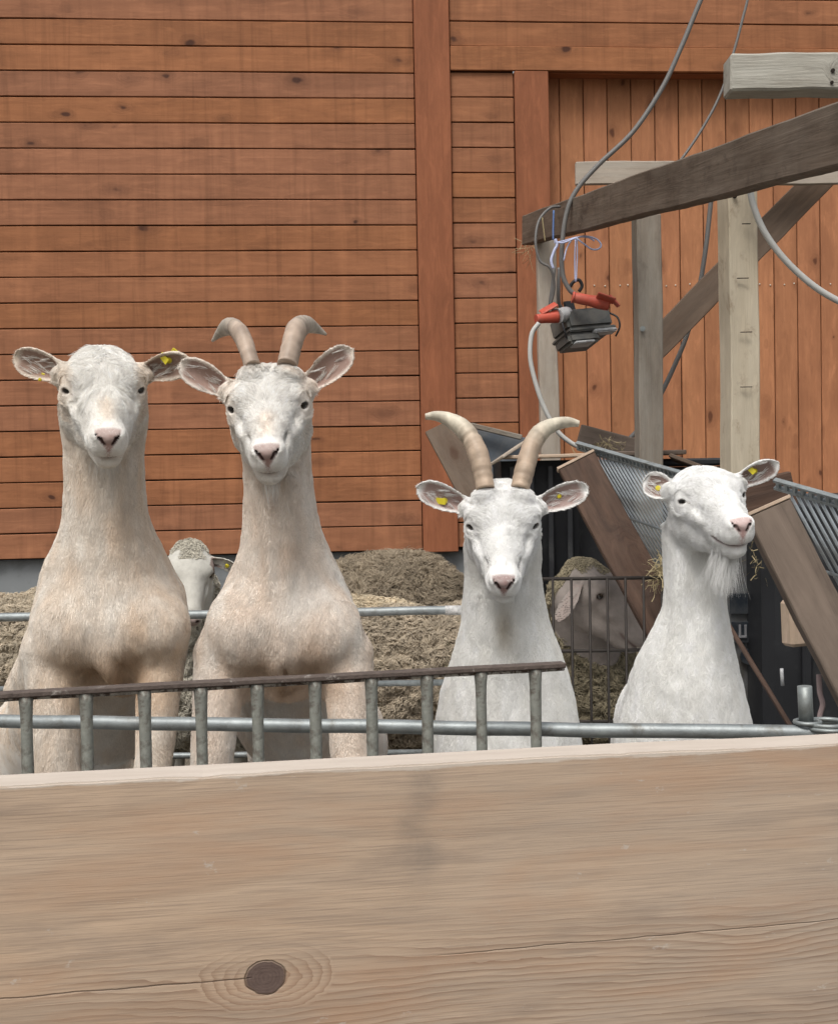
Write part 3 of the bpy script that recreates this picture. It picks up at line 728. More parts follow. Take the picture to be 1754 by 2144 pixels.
def build_goat(g):
    seed = g['seed']; Ye = g['Y']; hs_ = g.get('hs', 1.0)
    B = head_frame(g['yaw'] - math.atan((g['eyemid'][0] - CX) / FPX), g['pitch'], g['roll'])
    em = A3(P(*g['eyemid'], Ye))
    H = em - (B[1] * .030 + B[2] * .016) * hs_
    def h2w(r, f, u): return H + (B[0] * r + B[1] * f + B[2] * u) * hs_
    rows = []
    for (py, xl, xr, dy, ry) in g['sil']:
        Y = Ye + dy
        a, b_ = P(xl, py, Y), P(xr, py, Y)
        rows.append([(a.z + b_.z) / 2, (a.x + b_.x) / 2, Y, (b_.x - a.x) / 2 - .004, ry])
    zt = max(r[0] for r in rows); zb = min(r[0] for r in rows)
    base = Vector((rows[-1][1], Ye + .45, 0))
    # grid
    ears = []
    for e in g['ears']:
        b0 = h2w(*e['b']); t0 = A3(P(e['t'][0], e['t'][1], Ye + e['t'][2]))
        ears.append(dict(e, b=b0, t=t0, n=np.array(e['n'], float)))
    xs_all = [r[1] - r[3] for r in rows] + [r[1] + r[3] for r in rows] + [e['t'][0] for e in ears]
    torso = g['torso']
    txy = [P(t[0], t[1], Ye + t[2]) for t in torso]
    x0 = min(xs_all) - .03; x1 = max(xs_all) + .03
    X0 = min(x0, min(p.x - t[3] for p, t in zip(txy, torso)) - .04); X1 = max(x1, max(p.x + t[3] for p, t in zip(txy, torso)) + .04)
    segx = [(x0, x1, .0026)]
    if X0 < x0 - .01: segx = [(X0, x0, .009)] + segx
    if X1 > x1 + .01: segx = segx + [(x1, X1, .009)]
    ztop = max(H[2] + .10, max(e['t'][2] for e in ears) + .03)
    zh = H[2] - .155; zv = P(CX, 1650, Ye).z
    f = Field(axis_coords(segx), axis_coords([(Ye - .21, Ye + .14, .0026), (Ye + .14, Ye + .32, .006), (Ye + .32, Ye + 1.28, .012)]),
              axis_coords([(-.03, zv, .011), (zv, zh, .0042), (zh, ztop, .0026)]))
    # torso, hind legs
    for i in range(len(torso) - 1):
        f.cone(A3(txy[i]), A3(txy[i + 1]), torso[i][3], torso[i + 1][3], k=.05)
    rump = A3(txy[-1])
    for sx in (-1, 1):
        hip = rump + np.array([sx * .085, .0, -.06]); knee = np.array([hip[0] + sx * .01, hip[1] - .12, .44]); hock = np.array([hip[0], hip[1] + .07, .27]); foot = np.array([hip[0], hip[1] + .0, .0])
        f.cone(hip, knee, .085, .055, k=.04); f.cone(knee, hock, .05, .024, k=.02); f.cone(hock, foot + [0, .01, .05], .022, .018, k=.012); f.cone(foot + [0, .0, .045], foot + [0, -.025, .015], .022, .026, k=.008)
    # neck-and-chest column, then neck root into the skull
    f.stack(rows, k=.025, power=g.get('power', 2.15))
    nk = A3(Vector((rows[0][1], rows[0][2], rows[0][0])))
    f.cone(h2w(0, -.035, -.012), nk + [0, 0, -.02], .052 * hs_, min(rows[0][3], .07), k=.03)
    for (px, py, dy, rx, ry, rz, k) in g.get('bulge', []):
        f.ell(A3(P(px, py, Ye + dy)), (rx, ry, rz), k=k)
    for (px, py, dy, rx, ry, rz, k) in g.get('dent', []):
        f.ell(A3(P(px, py, Ye + dy)), (rx, ry, rz), k=k, sub=True)
    for (x0_, y0_, x1_, y1_, d0, d1, ra, rb, k) in g.get('ridge', []):
        f.cone(A3(P(x0_, y0_, Ye + d0)), A3(P(x1_, y1_, Ye + d1)), ra, rb, k=k)
    # forelegs standing on the ledge
    feet = []
    for (px0, py0, px1, py1, dy0, dy1, ra, rb) in g['legs']:
        a = A3(P(px0, py0, Ye + dy0)); b_ = A3(P(px1, py1, Ye + dy1))
        f.cone(a, b_, ra, rb, k=.02, squash=((0, 1, 0), 1.25))
        knee = b_ + np.array([0, -.005, -.045]); ft = np.array([b_[0], b_[1] + .01, LEDGE + .03])
        f.cone(b_, knee, rb, rb * .72, k=.015); f.cone(knee, ft, .026, .018, k=.01); f.cone(ft + [0, 0, .02], ft + [0, -.02, -.012], .019, .024, k=.008)
        feet.append(ft)
    eyes = skull(f, H, B, hs_, g)
    for e, s_ in zip(ears, (-1, 1)):
        f.ear(e); d_ = unit(e['t'] - e['b'])
        f.cone(e['b'] + d_ * .016, h2w(s_ * .050, -.006, -.018), .0125, .012, k=.016)
        f.cone(e['b'] + d_ * .004, h2w(s_ * .045, -.012, .012), .015, .014, k=.012)
    for hn in g.get('horn', []):
        c = P(hn['p'][0][0], hn['p'][0][1], Ye + hn['p'][0][2])
        f.ell(A3(c) + [0, 0, -.012], (.019, .020, .012), k=.022)
    V, F = f.mesh(2)
    N = vnormals(V, F)
    # small muscle and skin unevenness
    V = V + N * (hashnoise(V * [1, 1, .5], 75, seed + 7) * .0009 * (V[:, 2] < H[2] - .03))[:, None]
    V = V + N * (vnoise(V, 38, seed) * .0011 + vnoise(V, 90, seed + 1) * .0005)[:, None] * smooth01(np.linalg.norm(V - h2w(0, .15, -.01), axis=1), .04, .10)[:, None]
    N = vnormals(V, F)
    # --- coat colour and regions
    def regions(p):
        q = (p - H) @ B.T / hs_
        r, ff, u = q[:, 0], q[:, 1], q[:, 2]
        head = smooth01(-np.linalg.norm((q - [0, .06, -.01]) / [.085, .16, .085], axis=1), -1.25, -.95)
        earin = np.zeros(len(p)); earm = np.zeros(len(p)); rim = np.zeros(len(p))
        for e in ears:
            d, v, n_, L = e['fr']; x = p - e['b']; Uu = x @ d / L; Vv = x @ v; T = x @ n_
            w_ = e['hw'] * np.interp(Uu, EU, EW); qq = np.abs(Vv) / np.maximum(w_, .002)
            tm = e.get('cup', .013) * np.interp(Uu, [0, .3, 1], [1.35, 1.1, .45]) * (np.clip(qq, 0, 1.25) ** 2 - 1) + e.get('bend', 0) * Uu * Uu
            inn = (Uu > .02) & (Uu < 1.02) & (qq < 1.15) & (np.abs(T - tm) < .012)
            earm = np.maximum(earm, inn * smooth01(Uu, .06, .2))
            earin = np.maximum(earin, inn * (T > tm + .0005) * (1 - smooth01(qq, .66, .93)) * (1 - smooth01(Uu, .82, .95)))
        return r, ff, u, head, earm, earin
    r, ff, u, head, earm, earin = regions(V)
    cream, white = np.array(g['cream']), np.array(g['white'])
    def coat(p, rg):
        r, ff, u, head, earm, earin = rg
        n1 = hashnoise(p * [1, 1, .55], 22, seed) * .6 + hashnoise(p * [1, 1, .4], 55, seed + 3) * .5
        cb = np.clip(g['creamy'] + n1 * g['mottle'], 0, 1)                       # body
        blaze = np.exp(-(r / .040) ** 2) * (ff > -.08)
        side = smooth01(np.abs(r), .040, .056) * smooth01(ff, .09, .03)      # cream over the eyes
        ch = np.clip(g['creamface'] * side * (1 - .3 * np.abs(n1)) + g.get('creambridge', 0) * np.exp(-(r / .012) ** 2) * smooth01(ff, .09, .12) * smooth01(ff, .17, .15), 0, 1)
        ch = ch * (u > -.045) + (u <= -.045) * g['creamy'] * .35
        c_ = cb * (1 - head) + ch * head
        c_ = np.maximum(c_, earm * g['creamface'] * .9)
        z = p[:, 2]
        if g.get('browse'):                                        # tan coat plus painted shade on the brisket and inside the legs
            for (px, py, dy, rr, am) in g['browse']:
                cpt = A3(P(px, py, Ye + dy)); dd = np.linalg.norm((p - cpt) * [1, .7, .8], axis=1)
                c_ = c_ + am * np.exp(-(dd / rr) ** 2)
        c_ = c_[:, None]
        tan = np.array(g.get('tan', cream * [.72, .62, .52]))
        col = white * (1 - np.clip(c_, 0, 1)) + cream * np.clip(c_, 0, 1)
        x_ = np.clip(c_ - 1, 0, 1); col = col * (1 - x_) + tan * x_
        # chin stain / dirt under the jaw
        st = g.get('stain')
        if st:
            cpt = A3(P(st[0], st[1], Ye + st[2])); dd = np.linalg.norm((p - cpt) * [1.6, .6, .7], axis=1)
            am = np.exp(-(dd / .03) ** 2)[:, None] * st[3]; col = col * (1 - am) + np.array((.34, .25, .12)) * am
        return col
    col = coat(V, (r, ff, u, head, earm, earin))
    # bare skin: nose pad, lips, eye rims, inner ear, nostrils
    bare = np.zeros(len(V))
    def blend(mask, c):
        nonlocal col; col = col * (1 - mask[:, None]) + np.array(c) * mask[:, None]
    pink = g['pink']
    nz = (1 - smooth01(np.sqrt((r / .0165) ** 2 + ((u + .004) / .0120) ** 2), .70, 1.15)) * smooth01(ff, .176, .182)
    tri = np.clip(1 - smooth01(np.abs(r) - (u + .022) * .62, .002, .006), 0, 1) * (u < .012) * (u > -.030) * smooth01(ff, .178, .186)
    nz = np.maximum(nz, tri * .9); blend(np.clip(nz, 0, 1) * .85 * (1 + .12 * hashnoise(V, 160, seed)), pink)
    blend(np.exp(-(r / .006) ** 2) * (u < -.010) * (u > -.044) * smooth01(ff, .176, .184) * .6, np.array(pink) * [1.05, .9, .88]); bare = np.maximum(bare, nz)
    du = np.interp(np.abs(r), [0, .019, .030, .035], [-.0462, -.0445, -.0412, -.036])
    lip = np.exp(-((u - du) / .0042) ** 2) * smooth01(ff, .118, .138) * (np.abs(r) < .046)
    blend(lip * .55, np.array(pink) * [.80, .80, .86]); bare = np.maximum(bare, np.clip(np.exp(-((u - du) / .0060) ** 2) * smooth01(ff, .118, .138) * (np.abs(r) < .044) * 1.3, 0, 1))
    li = np.exp(-((u - du) / .0020) ** 2) * smooth01(ff, .122, .132) * (np.abs(r) < .046)
    blend(li * .9, (.11, .06, .055))
    if g.get('groove'):
        gm = np.exp(-((np.abs(r) - .0285) / .0042) ** 2) * smooth01(ff, .100, .112) * (1 - smooth01(ff, .146, .158)) * (u > -.026) * (u < .012); blend(gm * g['groove'], (.30, .275, .25))
    for s_ in (-1, 1):
        for (a, b_) in (((s_ * .0178, .188, .0015), (s_ * .0125, .1935, -.0035)), ((s_ * .0125, .1935, -.0035), (s_ * .0072, .198, -.0115))):
            a = np.array(a); b_ = np.array(b_); ba = b_ - a; q = np.stack([r, ff, u], 1) - a
            h = np.clip(q @ ba / (ba @ ba), 0, 1); dd = np.linalg.norm(q - ba * h[:, None], axis=1)
            blend(1 - smooth01(dd, .0024, .0044), (.035, .015, .013)); bare = np.maximum(bare, 1 - smooth01(dd, .004, .006))
    for (c, out, upv_, lat) in eyes:
        q = V - c - out * .012 * hs_; ex = q @ lat; ez = q @ upv_; eo = q @ out
        rr = np.sqrt((ex / .0110) ** 2 + (ez / .0078) ** 2)
        blend(np.exp(-((rr - .76) / .10) ** 2) * (np.abs(eo) < .014) * .5, g.get('rimc', (.22, .17, .14)))
        blend(((rr < .70) & (np.abs(eo) < .016)) * .8, (.05, .035, .03))
        bare = np.maximum(bare, (1 - smooth01(rr, .95, 1.25)) * (np.abs(eo) < .016))
        tl = np.exp(-((ez + (ex - .010) * .45 + .001) / .0022) ** 2) * smooth01(ex, .008, .012) * (1 - smooth01(ex, .019, .026)) * (np.abs(eo) < .02)
        blend(tl * .7, (.20, .14, .11))
    blend(earin * .9, g['earc']); bare = np.maximum(bare, earin * .985)
    for hn in g.get('horn', []):
        pass
    hoofm = np.zeros(len(V))
    for ft in feet: hoofm = np.maximum(hoofm, (V[:, 2] < LEDGE + .035) * (np.linalg.norm(V[:, :2] - ft[:2], axis=1) < .06))
    hoofm = np.maximum(hoofm, V[:, 2] < .03); blend(hoofm * 1.0, (.09, .075, .06))
    grp = 'goats standing up at the feed barrier'
    root = empty('goat', base, g['label'], 'goat', grp)
    me = make_mesh('body', V - A3(base), F, col)
    link('body', me, M['skin'], root, Matrix.Translation(base))
    # --- eyes
    for (c, out, upv_, lat) in eyes:
        bm = bmesh.new(); bmesh.ops.create_uvsphere(bm, u_segments=20, v_segments=14, radius=.0140 * hs_)
        em_ = bm_mesh(bm, 'eye', True)
        y = -Vector(out); x = Vector(lat); z = x.cross(y); x = y.cross(z)
        mw = Matrix(((x.x, y.x, z.x, c[0]), (x.y, y.y, z.y, c[1]), (x.z, y.z, z.z, c[2]), (0, 0, 0, 1)))
        link('eye', em_, M['eye'], root, mw)
    # --- horns
    for hn in g.get('horn', []):
        pts = [P(p[0], p[1], Ye + p[2]) for p in hn['p']]
        rad = [p[3] / FPX * (Ye + p[2]) / 2 for p in hn['p']]
        ph = rnd.uniform(0, 6)
        def ridge(d, t): return (.024 * math.sin(d * 330 + ph + 3 * math.sin(d * 47)) + .016 * math.sin(d * 690 + ph * 2 + 3 * math.sin(d * 90)) + .035 * math.sin(d * 73 + ph)) * (1 - t) ** .7 - (.05 if .38 < t < .41 else 0)
        m_ = tube_mesh([p - pts[0] for p in pts], rad, 'horn', seg=18, n=14, ridge=ridge, flat=(1.25, Vector((1, 0, 0))))
        hv = np.empty(len(m_.vertices) * 3); m_.vertices.foreach_get('co', hv); hv = hv.reshape(-1, 3)
        ring = np.arange(len(hv)) // 18 / (len(hv) / 18)
        nn = hashnoise(hv * [1, 1, .35], 160, seed)[:, None] * .3 + hashnoise(hv, 60, seed)[:, None] * .3 + .5
        base_c = np.array(hn['c0']); tip_c = np.array(hn['c1'])
        tt = smooth01(ring, .25, .6)[:, None]
        hc_ = (base_c * (1 - tt) + tip_c * tt) * (.66 + .62 * nn)
        ring_d = np.exp(-((ring - .42) / .015) ** 2)[:, None]; hc_ = hc_ * (1 - .25 * ring_d)
        ca = m_.color_attributes.new('coat_color', 'FLOAT_COLOR', 'POINT')
        ca.data.foreach_set('color', np.concatenate([hc_, np.ones((len(hv), 1))], 1).astype(np.float32).ravel())
        link('horn', m_, M['horn'], root, Matrix.Translation(pts[0]))
    # --- ear tags
    for tg in g.get('tags', []):
        e = ears[tg['ear']]; d, v, n_, L = e['fr']
        def ep(U, Vf, T):
            w_ = e['hw'] * np.interp(U, EU, EW); q_ = abs(Vf)
            tm = e.get('cup', .013) * np.interp(U, [0, .3, 1], [1.35, 1.1, .45]) * (q_ * q_ - 1) + e.get('bend', 0) * U * U
            return e['b'] + d * U * L + v * Vf * w_ + n_ * (tm + T)
        c = ep(tg['u'], tg['v'], .005)
        bm = bmesh.new()
        z = Vector(n_); x = Vector(d if not tg.get('rot') else unit(d * math.cos(tg['rot']) + v * math.sin(tg['rot']))); y = z.cross(x)
        mw = Matrix(((x.x, y.x, z.x, c[0]), (x.y, y.y, z.y, c[1]), (x.z, y.z, z.z, c[2]), (0, 0, 0, 1)))
        s_ = tg.get('s', 1.0)
        bmesh.ops.create_cone(bm, cap_ends=True, segments=14, radius1=.0062 * s_, radius2=.0050 * s_, depth=.003, matrix=Matrix.Translation((0, 0, .001)))
        bmesh.ops.create_cone(bm, cap_ends=True, segments=10, radius1=.0028 * s_, radius2=.002 * s_, depth=.016, matrix=Matrix.Translation((0, 0, -.004)))
        r_ = bmesh.ops.create_cube(bm, size=1, matrix=Matrix.Translation((0, -.009 * s_, -.010)) @ Matrix.Diagonal((.013 * s_, .024 * s_, .0016, 1)))
        bmesh.ops.bevel(bm, geom=[e_ for e_ in bm.edges if all(v_ in r_['verts'] for v_ in e_.verts)], offset=.0007, segments=1, affect='EDGES')
        if tg.get('flap'):
            bmesh.ops.create_cube(bm, size=1, matrix=Matrix.Translation((.008 * s_, .0, .004)) @ Matrix.Rotation(.5, 4, 'Y') @ Matrix.Diagonal((.020 * s_, .011 * s_, .0016, 1)))
        tmsh = bm_mesh(bm, 'ear_tag'); link('ear_tag', tmsh, M['yellow'], root, mw)
    # --- the coat
    dens = np.full(len(V), 400000.0)
    z = V[:, 2]
    dens *= np.where(z < zv - .02, .06, 1.0); dens *= np.where(V[:, 1] > Ye + .40, .12, 1)
    hd = (V - em); nearh = head > .5
    dens = np.where(nearh, 560000.0, dens)
    dens *= (1 - np.clip(bare, 0, 1)) * (1 - hoofm); dens = dens * g.get('dens', 1.0)
    p, nn, fi, w_ = sample(V, F, N, dens, seed)
    rg = regions(p); r, ff, u, hm, em_, ei = rg
    L = .0098 + .002 * hashnoise(p, 30, seed + 5)
    face = hm * .75; L = L * (1 - hm) + hm * np.interp(ff, [-.05, .03, .10, .16, .19], [.014, .0115, .0080, .0050, .0026])
    L = np.where(em_ > .3, .0042, L)
    q = np.stack([r, ff, u], 1)
    for (c, out, upv_, lat) in eyes:
        dd = np.linalg.norm(p - c - out * .012, axis=1); L = np.where(dd < .026, np.minimum(L, .0028), L)
    nd = np.linalg.norm(q - [0, .19, -.015], axis=1); L = np.where(nd < .035, np.minimum(L, .003), L)
    # hair direction
    down = np.array([0, .12, -1.0]); ctr = rows[0][1]
    dirb = np.tile(down, (len(p), 1)); dirb[:, 0] += (p[:, 0] - np.interp(p[:, 2], [x[0] for x in sorted(rows)], [x[1] for x in sorted(rows)])) * 1.6
    dirh = -B[1][None, :] * 1.0 + B[0][None, :] * (np.tanh((r + .006 * hashnoise(p, 60, seed + 71)) / .014) * .35 + r * 6)[:, None] - B[2][None, :] * (smooth01(-u, .0, .04) * .8)[:, None]
    top = np.exp(-((ff + .005) / .05) ** 2) * (u > .02)            # forehead: falls forward and outward
    dirh = dirh * (1 - top[:, None]) + top[:, None] * (B[1][None, :] * g.get('fore', .4) + B[0][None, :] * (r * 16)[:, None])
    di = dirb * (1 - hm[:, None]) + dirh * hm[:, None]
    for e in ears:
        d, v, n_, L_ = e['fr']; m_ = (em_ > .3) & (np.linalg.norm(p - (e['b'] + e['t']) / 2, axis=1) < L_ * .65)
        di[m_] = d * 1.0
    sw = np.stack([vnoise(p, 26, seed + 9), vnoise(p, 26, seed + 10), vnoise(p, 26, seed + 11)], 1) * (.20 + .22 * hm[:, None]) + np.stack([hashnoise(p * [1, 1, .5], 120, seed + i) for i in (12, 13, 14)], 1) * (.16 + .44 * hm[:, None] * (ff > -.02)[:, None])
    rs = np.random.RandomState(seed + 50)
    di = unit(di) + sw * g.get('mess', .75) + rs.normal(size=p.shape) * .13
    di = di - nn * (di * nn).sum(1)[:, None]; di = unit(di)
    lift = (.06 + .05 * hm + .07 * np.abs(hashnoise(p, 60, seed + 21)) + rs.rand(len(p)) * .07)[:, None]
    Lr = (L * (.65 + .7 * rs.rand(len(p))))[:, None]
    k0 = p - nn * .001
    k1 = p + Lr * (.35 * di + nn * lift * .75)
    k2 = p + Lr * (.70 * di + nn * lift * 1.0) ; k3 = p + Lr * (1.0 * di + nn * lift * .95 + sw * .15)
    K = np.stack([k0, k1, k2, k3], 1)
    rad = np.stack([np.full(len(p), .00030), np.full(len(p), .00032), np.full(len(p), .00024), np.full(len(p), .00005)], 1) * (np.clip(L / .010, .45, 1.15) * (1 + .25 * hm))[:, None]
    hc_ = coat(p, rg) * (1 + ((g.get('hv', .045) + .04 * hm) * rs.randn(len(p)) + (.07 + .07 * hm) * hashnoise(p * [1, 1, .4], 110, seed + 31))[:, None])
    hc_ = np.clip(hc_, .02, .92)
    hair_object('coat', K, rad, hc_, M['hair'], root, base)
    # --- long hair: topknot, ear fringe, beard
    LP, LK = [], []
    def lock(pt, n_, di_, L_, cnt, spread, curl, r_, c_, droop=0.0, k=6):
        for _ in range(cnt):
            o = pt + rs.normal(size=3) * spread; o = o - n_ * (o - pt).dot(n_)
            dd = unit(di_ + rs.normal(size=3) * .10); pts_ = []; L1 = L_ * (.7 + .5 * rs.rand()); cur = o.copy()
            for i in range(k):
                pts_.append(cur.copy()); t = i / (k - 1)
                dd = unit(dd + curl * (.3 + t) + np.array([0, 0, -droop]) * t); cur = cur + dd * L1 / (k - 1)
            LP.append(pts_); LK.append((r_, c_ * (1 + rs.randn() * .07)))
    wh = white
    if g.get('topknot'):
        tk = g['topknot']; sel = np.where((np.abs(rg[0]) < tk['w']) & (rg[1] > -.06) & (rg[1] < tk['f']) & (rg[2] > .015))[0]
        sel = rs.choice(sel, min(tk['n'], len(sel)), replace=False)
        sel = [i for i in sel if min(np.linalg.norm(p[i] - c) for c, _, _, _ in eyes) > .034]
        for i in sel:
            pt = p[i]; side = r[i] / .04
            fl = np.array([hashnoise((pt * 1.0)[None, :], 60, seed + s2)[0] for s2 in (61, 62, 63)])
            dv = B[1] * (tk['fwd'] + (ff[i]) * 4) + B[0] * side * tk.get('out', .7) + fl * .8
            dv = unit(dv - nn[i] * dv.dot(nn[i])) + nn[i] * tk.get('lift', .38)
            lock(pt, nn[i], dv, tk['L'] * (.7 + .6 * rs.rand()), 9, .0011, (-nn[i] * .30 + fl * .25), .00028, wh * rs.uniform(.92, 1.06), k=5)
    for e in ears:
        d, v, n_, L_ = e['fr']
        for _ in range(g.get('fringe', 14)):
            U = rs.uniform(.12, .72); sgn = 1 if v[2] < 0 else -1
            Vf = rs.uniform(-.75, .9); w_ = e['hw'] * np.interp(U, EU, EW); q_ = abs(Vf)
            tm = e.get('cup', .013) * np.interp(U, [0, .3, 1], [1.35, 1.1, .45]) * (q_ * q_ - 1) + e.get('bend', 0) * U * U
            pt = e['b'] + d * U * L_ + v * Vf * w_ + n_ * (tm + .003)
            dv = unit(d * 1.0 - v * np.sign(Vf) * rs.uniform(.1, .6) + n_ * .3)
            lock(pt, n_, dv, .019, 7, .0012, d * .10 - n_ * .1, .00022, wh * .98, k=4)
    if g.get('beard'):
        bd = g['beard']
        for _ in range(bd['n']):
            pt = h2w(rs.normal() * .008, bd['f'] + rs.normal() * .012, bd.get('u', -.060) + rs.normal() * .003)
            lock(pt, B[2], unit(np.array(bd['d'], float) + rs.normal(size=3) * .08), bd['L'], 7, .0012, rs.normal(size=3) * .05, .00026, wh * rs.uniform(.86, 1.0), droop=.3)
    if LP:
        K = np.array([x if len(x) == 6 else list(x) + [x[-1] + (x[-1] - x[-2]) * .4] * (6 - len(x)) for x in LP])
        rr = np.array([x[0] for x in LK])[:, None] * np.array([1, 1.05, 1, .8, .5, .12])[None, :]
        hair_object('long_hair', K, rr, np.clip(np.array([x[1] for x in LK]), 0, .9), M['hair'], root, base)
    print('goat', len(V), len(p), round(time.time() - T0, 1))
    return root

